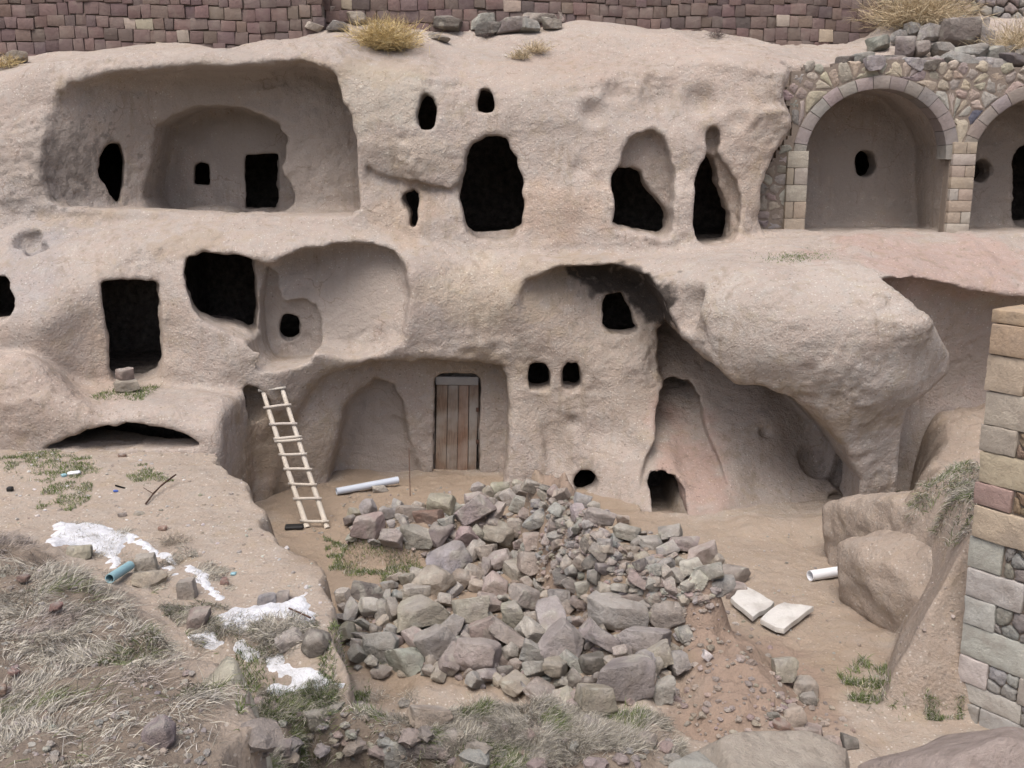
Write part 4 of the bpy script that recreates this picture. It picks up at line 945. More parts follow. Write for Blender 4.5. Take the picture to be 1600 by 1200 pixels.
# ---------------------------------------------------------------- wall with the two arches
AY = 17.12; m17 = float(pr(801, 250, AY)[0])
def W(px, py): x, z = pr(px, py, AY); return (float(x), float(z))
aw = empty('arched_wall', (W(1365, 350)[0], AY, W(1365, 350)[1])); aw0 = np.array(aw.location)
ARC = []
for (cx, cy, rl, ru) in ((1366, 243, 109, 101), (1626, 258, 112, 106)):
    c = W(cx, cy); ARC.append((c[0], c[1], rl*m17, ru*m17*.99))
RO = .215
def ringdist(x, z, a):     # normalised radius minus 1, in metres, jambs included
    dx, dz = x-a[0], np.maximum(z-a[1], 0); return np.hypot(dx, dz*a[2]/a[3]) - a[2]
out = np.array([W(*q) for q in [(1246,112),(1268,104),(1290,108),(1312,97),(1345,100),(1400,95),(1480,100),(1560,104),(1720,108),(1740,362),(1250,372),(1182,358),(1180,300),(1190,270),(1215,235),(1236,205),(1228,150),(1236,112)]])
seeds = [s for s in jseeds(out[:, 0].min()-.2, out[:, 0].max()+.2, out[:, 1].min()-.2, out[:, 1].max()+.2, .19, .78)]
def keep(s):
    for a in ARC:
        if ringdist(s[0], s[1], a) < RO*(1 if s[1] > a[1]-.1 else .0) + .07: return False
    return True
px_pier = (W(1478, 300)[0], W(1515, 300)[0])
seeds = [s for s in seeds if keep(s) and not (px_pier[0]-.05 < s[0] < px_pier[1]+.05 and s[1] < W(1500, 222)[1]) and not (W(1222, 300)[0] < s[0] < W(1262, 300)[0] and s[1] < W(1240, 236)[1])]
def push(q):
    q = q.copy()
    for a in ARC:
        for i in range(len(q)):
            lim = RO if q[i, 1] > a[1] - .12 else 0
            d = ringdist(q[i, 0], q[i, 1], a)
            if d < lim + .01:
                dx, dz = q[i, 0]-a[0], max(q[i, 1]-a[1], 0); l = math.hypot(dx, dz*a[2]/a[3]) or 1; k_ = (a[2] + lim + .012)/l
                q[i, 0] = a[0] + dx*k_
                if dz > 0: q[i, 1] = a[1] + dz*k_
    return q
mbx = MB()
def scol(c):
    r = rng.uniform()
    if c[0] < W(1262, 0)[0]: return (['tan', 'grey', 'pale', 'pink'])[int(rng.integers(4))]
    return (.50,.43,.35) if r < .45 else (.45,.41,.36) if r < .8 else 'pink' if r < .88 else (.17,.175,.2) if r < .92 else 'tan'
org = np.array([0, AY, 0.])
cell_stones(mbx, out, seeds, org, UX, UZ, NY, .014, .06, bulge=.012, push=push, scol=scol)
o = mbx.build('rubble_facing', M['stone'], aw, True, tuple(aw0)); o.location = (0, 0, 0)
# backing with arch openings: strips of quads around the arches
mbx = MB(); g = .06
bx_ = np.arange(out[:, 0].min(), out[:, 0].max(), g); bz_ = np.arange(out[:, 1].min(), out[:, 1].max(), g); BXg, BZg = np.meshgrid(bx_, bz_, indexing='ij')
ok = (psdf(out, BXg+g/2, BZg+g/2) < 0)
for a in ARC: ok &= ringdist(BXg+g/2, BZg+g/2, a) > np.where(BZg > a[1], .10, .05)
pv = []; pf = []; 
for i, j in np.argwhere(ok):
    x, z = bx_[i], bz_[j]; n0 = len(pv)
    pv += [(x, AY-.055, z), (x+g, AY-.055, z), (x+g, AY-.055, z+g), (x, AY-.055, z+g), (x, AY+.12, z), (x+g, AY+.12, z), (x+g, AY+.12, z+g), (x, AY+.12, z+g)]
    pf += [(n0, n0+1, n0+2, n0+3), (n0+5, n0+4, n0+7, n0+6), (n0+4, n0, n0+3, n0+7), (n0+1, n0+5, n0+6, n0+2), (n0+3, n0+2, n0+6, n0+7), (n0+4, n0+5, n0+1, n0)]
mbx.add(pv, pf); o = mbx.build('mortar_bed', M['mortar'], aw, False, tuple(aw0)); o.location = (0, 0, 0)
for ai, a in enumerate(ARC):
    mbx = MB(); nv = 15; ths = np.linspace(-.06, math.pi+.06, nv+1)
    for i in range(nv):
        t0, t1 = ths[i]+.004, ths[i+1]-.004; V_ = []; dp = rng.uniform(.085, .095); ro = RO*rng.uniform(.9, 1.04)
        for yy in (-dp, .3):
            for rr in (0.0, .02 if yy < 0 else 0, ro-.02, ro):
                for t in (t0, (t0+t1)/2, t1):
                    ins = .012 if (yy < 0 and rr in (0.0, ro)) else 0
                    V_.append((a[0] + (a[2]+rr)*math.cos(t), AY + yy + ins, a[1] + (a[3]+rr)*math.sin(t)))
        F_ = []
        for l in range(3):
            for q in range(2): b = l*3+q; F_.append((b, b+1, b+4, b+3)); b += 12; F_.append((b+3, b+4, b+1, b))
        for q in range(2): F_.append((q, q+12, q+13, q+1)); F_.append((9+q, 10+q, 22+q, 21+q))
        for l in range(3): F_.append((l*3, l*3+3, l*3+15, l*3+12)); F_.append((l*3+2, l*3+14, l*3+17, l*3+5))
        mbx.add(V_, F_, jit((.285, .26, .235), rng, .16))
    o = mbx.build('arch', M['brick'], aw, False, tuple(aw0)); o.location = (0, 0, 0)
# ashlar piers
for (pa, pb, pt, rows, nm) in ((1478, 1514, 222, 8, 'pier'), (1224, 1257, 236, 5, 'pier')):
    mbx = MB(); xA, xB = W(pa, 300)[0], W(pb, 300)[0]; zT, zB = W(pa, pt)[1], W(pa, 366)[1]; z = zB; rh = (zT-zB)/rows
    for r_ in range(rows):
        cuts = [xA, xA + (xB-xA)*rng.uniform(.35, .65), xB] if r_ % 2 else [xA, xB]
        for c0, c1 in zip(cuts[:-1], cuts[1:]):
            p, f = rbox((c1-c0-.01, .34, rh-.006), .008, 3, .006, int(rng.integers(99))); mbx.add(p + ((c0+c1)/2, AY+.02, z+rh/2), f, jit((.38, .32, .255) if rng.uniform() < .7 else (.42, .38, .33), rng, .08))
        z += rh
    o = mbx.build(nm, M['brick'], aw, True, tuple(aw0)); o.location = (0, 0, 0)
tag(aw, 'rubble stone wall with two round arches built against the rock at the upper right', 'wall')

# ---------------------------------------------------------------- near masonry pier at the right edge
nc = np.array(GP(1490, 1112, 0.0)); dd = np.array([.60, -.80]); nn_ = np.array([-.80, -.60])
pw = empty('masonry_wall', (nc[0], nc[1], 0)); U3 = np.array([dd[0], dd[1], 0]); N3 = np.array([nn_[0], nn_[1], 0]); O3 = np.array([nc[0], nc[1], 0.])
ztop_p = float(P3(1548, 482, nc[1])[2]); z = -.25; mbq = MB(); mbs = MB(); row = 0
Rw = np.c_[U3, -N3, UZ]
while z < ztop_p - .1:
    rh = rng.uniform(.19, .33); rh = min(rh, ztop_p - z) if ztop_p - z - rh > .1 else ztop_p - z
    s = 0.0; bi = 0
    warm = z > 1.75
    while s < 3.0:
        l_ = (.30 if row % 2 else .62) * rng.uniform(.85, 1.15) if bi == 0 else rng.uniform(.28, .6)
        if warm: col = [(.42,.33,.24),(.40,.305,.215),(.44,.36,.275),(.41,.36,.31)][int(rng.integers(4))]
        else: col = [(.43,.415,.385),(.41,.395,.375),(.45,.42,.38),(.37,.345,.315)][int(rng.integers(4))]
        if bi == 0 and row == 9: col = (.33, .245, .21)
        if bi > 0 and rng.uniform() < .75:
            sd_ = [(s + q[0], z + q[1]) for q in jseeds(.04, l_, .04, rh, .15, .8)]
            ou = np.array([(s, z), (s+l_, z), (s+l_, z+rh), (s, z+rh)])
            def clampf(q, ou=ou):
                poly = [np.array(v) for v in q]
                for ax, sg, lim in ((0, 1, ou[1, 0]-.008), (0, -1, -(ou[0, 0]+.008)), (1, 1, ou[2, 1]-.008), (1, -1, -(ou[0, 1]+.008))):
                    new = []
                    for a in range(len(poly)):
                        A, B = poly[a], poly[(a+1) % len(poly)]; da, db = sg*A[ax]-lim, sg*B[ax]-lim
                        if da <= 0: new.append(A)
                        if (da < 0) != (db < 0): new.append(A + (B-A)*da/(da-db))
                    poly = new
                return np.array(poly) if len(poly) > 2 else q[:1]
            cell_stones(mbs, ou, sd_, O3 + N3*.0, U3, UZ, N3, .012, .022, push=clampf, bulge=.012, scol=lambda c: (tuple(v*.8 for v in col) if rng.uniform() < .6 else 'grey'))
        else:
            p, f = rbox((l_-.006, .5, rh-.007), .010, 6, .011, int(rng.integers(999)), .10)
            mbq.add(p @ Rw.T + O3 + U3*(s+l_/2 + (rng.uniform(-.025, .015) if bi == 0 else 0)) + UZ*(z+rh/2) - N3*(.21 + rng.uniform(-.018, .015)), f, jit(col, rng, .1))
        s += l_; bi += 1
    z += rh; row += 1
o = mbq.build('ashlar_blocks', M['brick'], pw, True, (nc[0], nc[1], 0)); o.location = (0, 0, 0)
o = mbs.build('rubble_infill', M['stone'], pw, True, (nc[0], nc[1], 0)); o.location = (0, 0, 0)
mbx = MB(); slab_poly(mbx, [(.02, -.25), (3.0, -.25), (3.0, ztop_p-.03), (.02, ztop_p-.03)], O3, U3, UZ, N3, -.62, -.0, (1, 1, 1))
o = mbx.build('mortar_core', M['mortar'], pw, False, (nc[0], nc[1], 0)); o.location = (0, 0, 0)
for o in [q for q in pw.children if 'rubble' not in q.name]: o.data.set_sharp_from_angle(angle=.55)
for o in [q for q in aw.children if 'rubble' not in q.name]: o.data.set_sharp_from_angle(angle=.6)
for w_ in [o for o in COL.objects if o.name.startswith('facing')]: w_.data.set_sharp_from_angle(angle=.6)
tag(pw, 'tall masonry wall end of tan and grey blocks at the right edge', 'wall')

# ---------------------------------------------------------------- dark boulders along the top
def top_stone(px, py, w_, h_, roll, col, lab, grp, seed, bl=.15):
    B = ontop(px, py + h_*.45); m_ = px2m(B)
    o = add_stone('stone', B, (w_*m_*1.15, (w_+h_)*.55*m_, h_*m_*1.25), (rng.uniform(-.3, .1), math.radians(roll), rng.uniform(-.4, .4)), col, seed, 3, bl, .15); tag(o, lab, 'stone', grp)
TR = [(1375,72,40,24),(1412,78,30,32),(1438,80,24,26),(1452,55,38,26),(1473,80,40,24),(1500,58,58,40),(1536,62,28,36),(1552,86,32,22),(1512,84,60,18),(1400,94,42,16),(1443,102,52,14),(1497,101,60,18),(1543,101,46,16),(1588,104,54,16),(1464,94,20,12),(1345,92,36,16),(1425,50,26,22),(1365,98,34,12),(1575,84,30,20),(1600,88,34,20),(1405,60,26,18),(1320,96,30,12),(1480,40,30,18),(1530,36,28,18)]
TR = [(a, b, c*.82, d*.82) for a, b, c, d in TR] + [(1362+i*17+rng.uniform(-5, 5), 100+rng.uniform(-4, 5), rng.uniform(20, 34), rng.uniform(10, 17)) for i in range(14)]
for i, q in enumerate(TR):
    top_stone(*q, rng.uniform(-14, 14), ['grey', 'dark', 'violet', 'grey'][i % 4], 'dark field stone in the bank above the two arches' , 'dark stones above the arches', 900+i)
TM = [(700,20,50,20),(722,30,46,24),(700,40,44,18),(752,36,34,20),(770,22,30,18),(790,26,44,24),(812,22,40,22),(838,30,50,18),(800,44,52,18),(828,44,34,16),(860,38,30,14),(765,48,36,14),(672,30,30,18),(685,62,34,9),(740,14,34,16),(655,20,34,20),(872,26,26,16)]
for i, q in enumerate(TM):
    top_stone(*q, rng.uniform(-14, 14), ['grey', 'brown', 'dark'][i % 3], 'grey field stone in the row under the block wall, right of the yellow shrub', 'stones below the block wall', 940+i, .3)
TL = [(512,26,40,16),(530,42,34,14),(490,44,26,10),(545,16,36,18),(16,62,40,30),(30,90,26,14),(4,40,30,34),(458,30,28,12),(560,30,30,16)]
for i, q in enumerate(TL):
    top_stone(*q, rng.uniform(-14, 14), ['brown', 'grey', 'tan'][i % 3], 'grey stone by the far left end of the block wall' if q[0] < 100 else 'brown stone between the left block wall and the yellow shrub', 'stones at the far left' if q[0] < 100 else 'stones left of the yellow shrub', 970+i, .3)

# ---------------------------------------------------------------- rods, tubes, ladder, pipes, door
def tube(mb, A, B, ra, rb=None, n=12, col=(1, 1, 1), hollow=0, bend=0, seg=1, seed=0):
    A, B = np.array(A, float), np.array(B, float); rb = ra if rb is None else rb; d = (B-A)/np.linalg.norm(B-A)
    u = np.cross(d, (0, 0, 1) if abs(d[2]) < .9 else (1, 0, 0)); u /= np.linalg.norm(u); v = np.cross(d, u); r = np.random.default_rng(seed)
    ks = np.linspace(0, 1, seg+1); ph = r.uniform(0, 6); V_ = []; F_ = []
    for k_ in ks:
        c = A + (B-A)*k_ + (u*math.cos(ph) + v*math.sin(ph))*math.sin(k_*math.pi)*bend; rr = ra + (rb-ra)*k_
        for i in range(n): t = 2*math.pi*i/n; V_.append(c + (u*math.cos(t) + v*math.sin(t))*rr*(1 + (r.uniform(-.08, .08) if bend else 0)))
    for s in range(seg):
        for i in range(n): j = (i+1) % n; F_.append((s*n+i, s*n+j, (s+1)*n+j, (s+1)*n+i))
    if hollow:
        for e, s0 in ((0, 0), (1, seg*n)):
            c = A if e == 0 else B; st = len(V_); rr = (ra if e == 0 else rb) - hollow
            for dep in (0, .25):
                for i in range(n): t = 2*math.pi*i/n; V_.append(c + d*(dep if e == 0 else -dep) + (u*math.cos(t) + v*math.sin(t))*rr)
            for i in range(n): j = (i+1) % n; F_.append((s0+i, s0+j, st+j, st+i)); F_.append((st+i, st+j, st+n+j, st+n+i))
    else: F_.append(tuple(range(n))); F_.append(tuple(range(seg*n, seg*n+n)))
    mb.add(V_, F_, col)
# ladder
def gp3(px, py): return onground(px, py)
fl = P3(480, 826, 13.45); fr = P3(511, 820, 13.5); fl[2] = float(TZat(fl[0], fl[1])); fr[2] = float(TZat(fr[0], fr[1]))
tl = P3(407, 598, 14.75); tr = P3(437, 595, 14.8)
lad = empty('ladder', tuple((fl+fr)/2)); L0 = np.array(lad.location)
for A, B, s_ in ((fl, tl, 1), (fr, tr, 2)):
    mb = MB(); tube(mb, A, B, .040, .033, 12, jit((1, 1, 1), rng, .05), 0, .012, 8, s_); mb.build('rail', M['pole'], lad, True, tuple(L0)).location = (0, 0, 0)
for i, t in enumerate((.045, .19, .29, .39, .49, .585, .60, .70, .82, .945)):
    if i == 5: t = .582
    A = fl + (tl-fl)*t; B = fr + (tr-fr)*(t + rng.uniform(-.008, .008)); d = (B-A)/np.linalg.norm(B-A); off = np.array([0, -.045, .012])
    mb = MB(); tube(mb, A - d*.06 + off, B + d*.065 + off, .022, .02, 10, jit((1, 1, 1), rng, .08), 0, .006, 4, 20+i); mb.build('rung', M['pole'], lad, True, tuple(L0)).location = (0, 0, 0)
tag(lad, 'crude ladder of peeled poles leaning on the rock beside the pit', 'ladder')
def pipe(A, B, r, mat, lab, t=.008):
    A, B = np.array(A), np.array(B); mb = MB(); tube(mb, A, B, r, r, 20, (1, 1, 1), t); o = mb.build('pipe', mat, None, True, tuple((A+B)/2)); tag(o, lab, 'pipe'); o.data.set_sharp_from_angle(angle=.8); return o
A = onground(526, 774); B = P3(622, 749, 15.25); A = A + (0, 0, .06); B[2] = float(TZat(B[0], B[1])) + .10
pipe(A, B, .055, M['pvc'], 'long pale grey plastic pipe lying below the arched recess')
A = onground(1265, 908); B = onground(1292, 902); A = A + (0, 0, .065); B = B + (.25, .06, .065)
pipe(A, B, .065, M['white_pvc'], 'short white pipe sticking out of the earth by the right rock')
A = onground(172, 912) + (0, 0, .05); B = onground(212, 893) + (0, 0, .09)
pipe(A, A + (B-A)*.8, .045, M['cyan'], 'pale blue pipe stub lying under stones by the snow')
mb = MB(); A = onground(641, 775); tube(mb, A - (0, 0, .05), P3(639, 700, A[1]), .009, .007, 6); tag(mb.build('iron_rod', M['rust'], None, True, tuple(A)), 'thin rusty rod stuck upright in the floor near the plank door', 'rod')
# plank door
DY = 16.12
def D(px, py, dy=0): return P3(px, py, DY + dy)
dr = empty('plank_door', tuple(D(712, 744))); d0 = np.array(dr.location); mb = MB()
xs_t = [682, 700, 717, 733, 748]; xs_b = [680, 697, 714, 731, 744]
for i in range(4):
    tl_, tr_, bl_, br_ = D(xs_t[i]+.6, 602), D(xs_t[i+1]-.6, 602), D(xs_b[i]+.4, 738 + (i % 2)), D(xs_b[i+1]-.5, 738 + (i % 2)); off = rng.uniform(-.008, .008); n_ = 8
    V_ = []; F_ = []
    for k_ in range(n_+1):
        a, b = bl_ + (tl_-bl_)*k_/n_, br_ + (tr_-br_)*k_/n_
        jx = rng.uniform(-.002, .002)
        V_ += [a + (jx, off, 0), b + (jx, off, 0), b + (jx, .03, 0), a + (jx, .03, 0)]
    for k_ in range(n_):
        for q in range(4): F_.append((k_*4+q, k_*4+(q+1) % 4, k_*4+4+(q+1) % 4, k_*4+4+q))
    F_ += [(0, 1, 2, 3), (n_*4, n_*4+1, n_*4+2, n_*4+3)]
    mb.add(V_, F_, jit([(1, .9, .85), (1.25, 1.15, 1.05), (1.1, .95, .85), (1.0, 1.0, .98)][i], rng, .08))
mb.build('leaf', M['wood'], dr, False, tuple(d0)).location = (0, 0, 0)
def slat(name, mat, c, dims, rot=(0, 0, 0), r=.006, col=(1, 1, 1)):
    p, f = rbox(dims, r, 3, .003, 3); mb = MB(); mb.add(p @ rotm(*rot).T, f, col); o = mb.build(name, mat, dr, True); o.location = c - d0; return o
slat('metal_sheet', M['steel'], D(714, 595, -.03), (.70, .02, .15), (.25, .01, 0))
slat('bottom_rail', M['wood'], D(711, 738, -.03), (.74, .035, .085), (0, .03, 0), .006, (1.5, 1.55, 1.5))
slat('door_post', M['wood'], D(748.5, 670, .04), (.035, .05, 1.62), (0, -.02, 0), .006, (.8, .8, .8))
slat('door_post', M['wood'], D(679, 670, .04), (.03, .05, 1.62), (0, .01, 0), .006, (.5, .5, .5))
slat('hinge', M['rust'], D(746, 640, -.03), (.05, .02, .07)); slat('hinge', M['rust'], D(746, 690, -.03), (.05, .02, .07))
tag(dr, 'weathered plank door with grey metal strip on top, set in the rock', 'door')
# slabs
def flatslab(pts, th, lab, seed, tilt=(0, 0)):
    W_ = np.array([onground(*q) for q in pts]); c = W_.mean(0); P_ = np.repeat((W_-c)[:, :2]*.95, 2, 0); P_[1::2] = (P_[0::2] + np.roll(P_[0::2], -1, 0))/2; P_ = P_ + rng.normal(size=P_.shape)*.008; n = len(P_); mb = MB(); V_ = []
    for s_, z_ in ((1.0, 0), (1.01, th*.5), (1.0, th*.96), (.985, th), (.5, th*1.02)): V_ += [(a*s_, b*s_, z_ + a*tilt[0] + b*tilt[1] + rng.uniform(-.003, .003)) for a, b in P_]
    V_.append((0, 0, th*1.02)); F_ = [(r*n+i, r*n+(i+1) % n, (r+1)*n+(i+1) % n, (r+1)*n+i) for r in range(4) for i in range(n)] + [(4*n+i, 4*n+(i+1) % n, 5*n) for i in range(n)]
    mb.add(V_, F_, (.56, .55, .52)); o = mb.build('stone_slab', M['slab'], None, True); o.location = tuple(c + (0, 0, .05)); o.data.set_sharp_from_angle(angle=.5); tag(o, lab, 'slab', 'pair of pale slabs on the courtyard floor')
flatslab([(1140,948),(1150,938),(1164,930),(1190,942),(1212,953),(1196,966),(1178,980),(1158,964)], .06, 'white slab lying nearest the rubble heap', 5, (-.04, .03))
flatslab([(1184,982),(1200,966),(1224,955),(1250,960),(1275,965),(1250,980),(1222,997),(1204,992)], .06, 'white slab with a broken brown edge, farther from the heap', 6, (.03, .04))

# ---------------------------------------------------------------- snow
def drape(name, pts, th, label, seed, hole=.35, mat='snow', n=4, amp=.05):
    W_ = smooth_poly(np.array([onground(*q)[:2] for q in pts]), n); lo, hi = W_.min(0)-.1, W_.max(0)+.1; h = .016
    xs, ys = np.arange(lo[0], hi[0], h), np.arange(lo[1], hi[1], h); X_, Y_ = np.meshgrid(xs, ys, indexing='ij'); P_ = np.c_[X_.ravel(), Y_.ravel(), X_.ravel()*0+seed]
    d = psdf(W_, X_, Y_) + (amp*fbm(P_, .16, 200+seed, 3)).reshape(X_.shape) + hole*.12*np.clip(fbm(P_*(1, 1, 1), .09, 220+seed, 2) - .25, 0, 1).reshape(X_.shape)
    z = TZat(X_, Y_) + th*sstep(-d/.10)**.7 - .010 + .004*noise(P_, .12, 240).reshape(X_.shape)
    m = d < .012; c = m[:-1, :-1] & m[1:, :-1] & m[1:, 1:] & m[:-1, 1:]; ids = np.arange(X_.size).reshape(X_.shape)
    F_ = np.stack([ids[:-1, :-1], ids[1:, :-1], ids[1:, 1:], ids[:-1, 1:]], -1)[c]
    u = np.unique(F_); rm = np.full(X_.size, -1); rm[u] = np.arange(len(u)); V_ = np.c_[X_.ravel(), Y_.ravel(), z.ravel()][u]; o0 = V_.mean(0)
    o = mesh_np(name, V_ - o0, rm[F_], M[mat]); o.location = o0; tag(o, label, 'snow', None); return o
drape('snow_patch', [(74,828),(95,814),(120,818),(150,816),(185,828),(215,840),(236,850),(262,866),(300,880),(328,892),(332,908),(355,932),(345,945),(322,930),(303,915),(298,900),(278,884),(276,905),(270,928),(260,926),(262,905),(250,880),(228,862),(205,850),(196,866),(186,890),(168,882),(142,862),(108,854),(78,852)], .035, 'largest snow patch, forked, lying across the left plateau', 1, .9)
drape('snow_patch', [(330,968),(362,950),(400,946),(436,940),(450,934),(484,934),(492,972),(462,978),(436,968),(400,980),(372,990),(340,980)], .04, 'narrow snow patch beside the dry grass strip, right of the pointed brown stone', 2, .6)
drape('snow_patch', [(298,996),(330,992),(352,998),(384,1000),(388,1020),(366,1032),(335,1024),(310,1014)], .05, 'small snow patch at the crest of the grassy bank', 3, .3)
drape('snow_patch', [(370,1022),(398,1010),(420,1014),(446,1026),(442,1042),(404,1042)], .05, 'smallest snow patch, between the crest patch and the white lowest patch', 4, .3)
drape('snow_patch', [(424,1044),(442,1034),(480,1036),(508,1046),(532,1058),(548,1070),(542,1082),(528,1084),(518,1092),(492,1098),(466,1090),(444,1094),(418,1096),(420,1074),(452,1070),(436,1060)], .045, 'thick white snow patch lowest on the bank, next to the rubble heap', 5, .1)

# ---------------------------------------------------------------- grass and shrubs
def blades(name, base, length, width, dirs, curl, cols, mat='blade', kind='stuff', label=None, origin=None):
    n = len(base); base = np.asarray(base); L = np.asarray(length)[:, None]; up = dirs / np.linalg.norm(dirs, axis=1)[:, None]
    side = np.cross(up, rng.normal(size=(n, 3))); side /= np.linalg.norm(side, axis=1)[:, None]; w2 = np.asarray(width)[:, None]/2
    m1 = base + up*L*.5; hz = up*(1, 1, 0); tip = base + up*L + (hz*.5 + (0, 0, -1))*curl*L*.35
    V_ = np.stack([base - side*w2, base + side*w2, m1 - side*w2*.8, m1 + side*w2*.8, tip], 1).reshape(-1, 3)
    b = np.arange(n)[:, None]*5
    T = np.concatenate([b + (0, 1, 3), b + (0, 3, 2), b + (2, 3, 4)]); C = np.repeat(cols, 5, 0)
    o0 = np.array(origin) if origin is not None else np.zeros(3)
    o = mesh_np(name, V_ - o0, T, M[mat], col=C); o.location = o0; return tag(o, label, None, None, kind)
def pick(cols, n, var=.2):
    c = np.array(cols)[rng.integers(len(cols), size=n)]; return np.clip(c * rng.uniform(1-var, 1+var, (n, 1)), 0, 1)
DRY = [(.44,.415,.345),(.38,.355,.295),(.53,.50,.43),(.30,.28,.235),(.24,.225,.20),(.42,.395,.36)]; GRN = [(.10,.15,.045),(.14,.19,.06),(.08,.115,.04),(.19,.21,.09)]
def scatter(poly, n, dens=None):
    out = []; lo, hi = poly.min(0), poly.max(0)
    while sum(len(o) for o in out) < n:
        q = rng.uniform(lo, hi, (n*2, 2)); q = q[psdf(poly, q[:, 0], q[:, 1]) < 0]
        if dens is not None: q = q[rng.uniform(size=len(q)) < dens(q)]
        out.append(q)
    q = np.concatenate(out)[:n]; return np.c_[q, TZat(q[:, 0], q[:, 1])]
def comb(B, sc=.5, seed=0, up=.5):
    P_ = np.c_[B[:, :2], B[:, 0]*0]; a = 2.2*noise(P_, sc, 300+seed) + 1.4*noise(P_, sc*.4, 310+seed) - .9
    return np.c_[np.cos(a), np.sin(a), np.full(len(B), 0)] * rng.uniform(.4, 1.1, (len(B), 1)) + rng.normal(size=(len(B), 3))*.3 + (0, 0, up)
pb = P_grassbank.copy(); pb = np.array([p for p in pb]); pb[:, 0] = np.clip(pb[:, 0], -7.5, 20); pb[:, 1] = np.clip(pb[:, 1], 2.9, 20)
B = scatter(pb, 105000, lambda q: np.clip(.50 + 1.3*noise(np.c_[q, q[:, :1]*0], .3, 400), .06, 1))
L = rng.uniform(.05, .17, len(B)) * (1 + .5*noise(np.c_[B[:, :2], B[:, :1]*0], .6, 410)); cl = pick(DRY, len(B))
g = (noise(np.c_[B[:, :2], B[:, :1]*0], .45, 420) > .55) & (rng.uniform(size=len(B)) < .5); cl[g] = pick([(.13,.16,.07),(.18,.20,.10),(.10,.125,.05)], int(g.sum()))
pur = noise(np.c_[B[:, :2], B[:, :1]*0], .7, 430) > .35; cl[pur] = cl[pur]*(.85, .80, .83)
blades('dry_grass', B, L, rng.uniform(.003, .006, len(B)), comb(B, .5, 0, .35), rng.uniform(.2, 1, len(B))[:, None], cl, label='matted dry grass covering the left foreground bank')
pm = poly_z([(400,1090,.9),(560,1082,.9),(700,1088,.88),(850,1100,.82),(1000,1120,.75),(1070,1150,.62),(1060,1215,.6),(390,1230,.9)])
B = scatter(pm, 70000, lambda q: np.clip(.6 + 1.1*noise(np.c_[q, q[:, :1]*0], .22, 440), .03, 1)); L = rng.uniform(.05, .14, len(B)); cl = pick(DRY, len(B)); gg = noise(np.c_[B[:, :2], B[:, :1]*0], .3, 450) > -.05
gg = gg & (rng.uniform(size=len(B)) < .5); cl[gg] = pick(GRN, int(gg.sum())); blades('bank_grass', B, L, rng.uniform(.003, .005, len(B)), comb(B, .3, 5, .8), rng.uniform(.1, .9, len(B))[:, None], cl, label='thin dry grass on the earth bank below the rubble')
# wispy dry grass over the lower plateau, among the snow
pl = poly_z([(235,925,1.2),(300,935,1.2),(350,945,1.2),(400,968,1.2),(470,960,1.2),(500,975,1.2),(500,1020,1.15),(430,1030,1.1),(380,1010,1.2),(300,990,1.25),(250,950,1.25)])
B = scatter(pl, 6500, lambda q: np.clip(.3 + 1.2*noise(np.c_[q, q[:, :1]*0], .25, 480) - psdf(pl, q[:, 0], q[:, 1]), .01, 1)); cl = pick(DRY, len(B)); q = rng.uniform(size=len(B)) < .12; cl[q] = pick(GRN, int(q.sum()))
blades('plateau_grass', B, rng.uniform(.04, .12, len(B)), rng.uniform(.003, .006, len(B)), comb(B, .3, 9, .6), rng.uniform(.2, .9, len(B))[:, None], cl, label='wispy dry grass among the lower snow patches on the plateau')
pl = poly_z([(60,800,1.25),(180,815,1.25),(260,835,1.25),(350,880,1.25),(370,940,1.2),(250,925,1.25),(120,865,1.25)])
B = scatter(pl, 4200, lambda q: np.clip(.1 + 1.3*noise(np.c_[q, q[:, :1]*0], .2, 490) - psdf(pl, q[:, 0], q[:, 1]), .005, 1))
blades('plateau_grass', B, rng.uniform(.04, .1, len(B)), rng.uniform(.003, .006, len(B)), comb(B, .3, 11, .5), rng.uniform(.2, .9, len(B))[:, None], pick(DRY, len(B)), label='sparse dry grass poking through the largest snow patch')
# green turf
def turf(pts, n, l, name, label, mixd=.25, hf=onground):
    W_ = np.array([hf(*q)[:2] for q in pts]); c0 = W_.mean(0); W_ = c0 + (W_-c0)*1.35; n = int(n*1.6); B = scatter(W_, n, lambda q: np.clip(.25 + 1.3*noise(np.c_[q, q[:, :1]*0], .14, 460) - psdf(W_, q[:, 0], q[:, 1])*1.6, .01, 1)); cl = pick(GRN, n); d = rng.uniform(size=n) < mixd; cl[d] = pick(DRY, int(d.sum()))
    return blades(name, B, rng.uniform(.4, 1, n)*l, np.full(n, .006), rng.normal(size=(n, 3))*.45 + (0, 0, .8), rng.uniform(0, .7, n)[:, None], cl, label=label)
turf([(20,725),(60,712),(120,718),(145,735),(130,745),(128,770),(105,788),(65,785),(75,755),(30,748)], 3200, .06, 'green_turf', 'green turf by the litter on the left plateau')
turf([(200,738),(225,728),(255,735),(262,750),(220,756)], 700, .05, 'green_turf', 'thin green turf in the middle of the plateau')
turf([(530,850),(600,842),(650,860),(680,880),(660,905),(600,905),(540,895)], 3200, .08, 'green_turf', 'green turf on the courtyard floor left of the ruined wall', .3)
turf([(365,1035),(400,1040),(430,1060),(420,1090),(380,1080)], 1500, .08, 'green_turf', 'green turf at the crest of the bank beside the snow', .35)
turf([(470,1030),(520,1045),(580,1068),(600,1080),(560,1080),(500,1060)], 1300, .08, 'green_turf', 'green turf along the upper rim of the lowest snow patch', .3)
turf([(1320,1060),(1350,1040),(1378,1050),(1380,1100),(1340,1100)], 1000, .12, 'green_turf', 'green weeds at the foot of the right rock', .35)
turf([(1400,1105),(1450,1098),(1490,1105),(1490,1125),(1410,1125)], 500, .08, 'green_turf', 'green weeds at the foot of the masonry wall', .4)
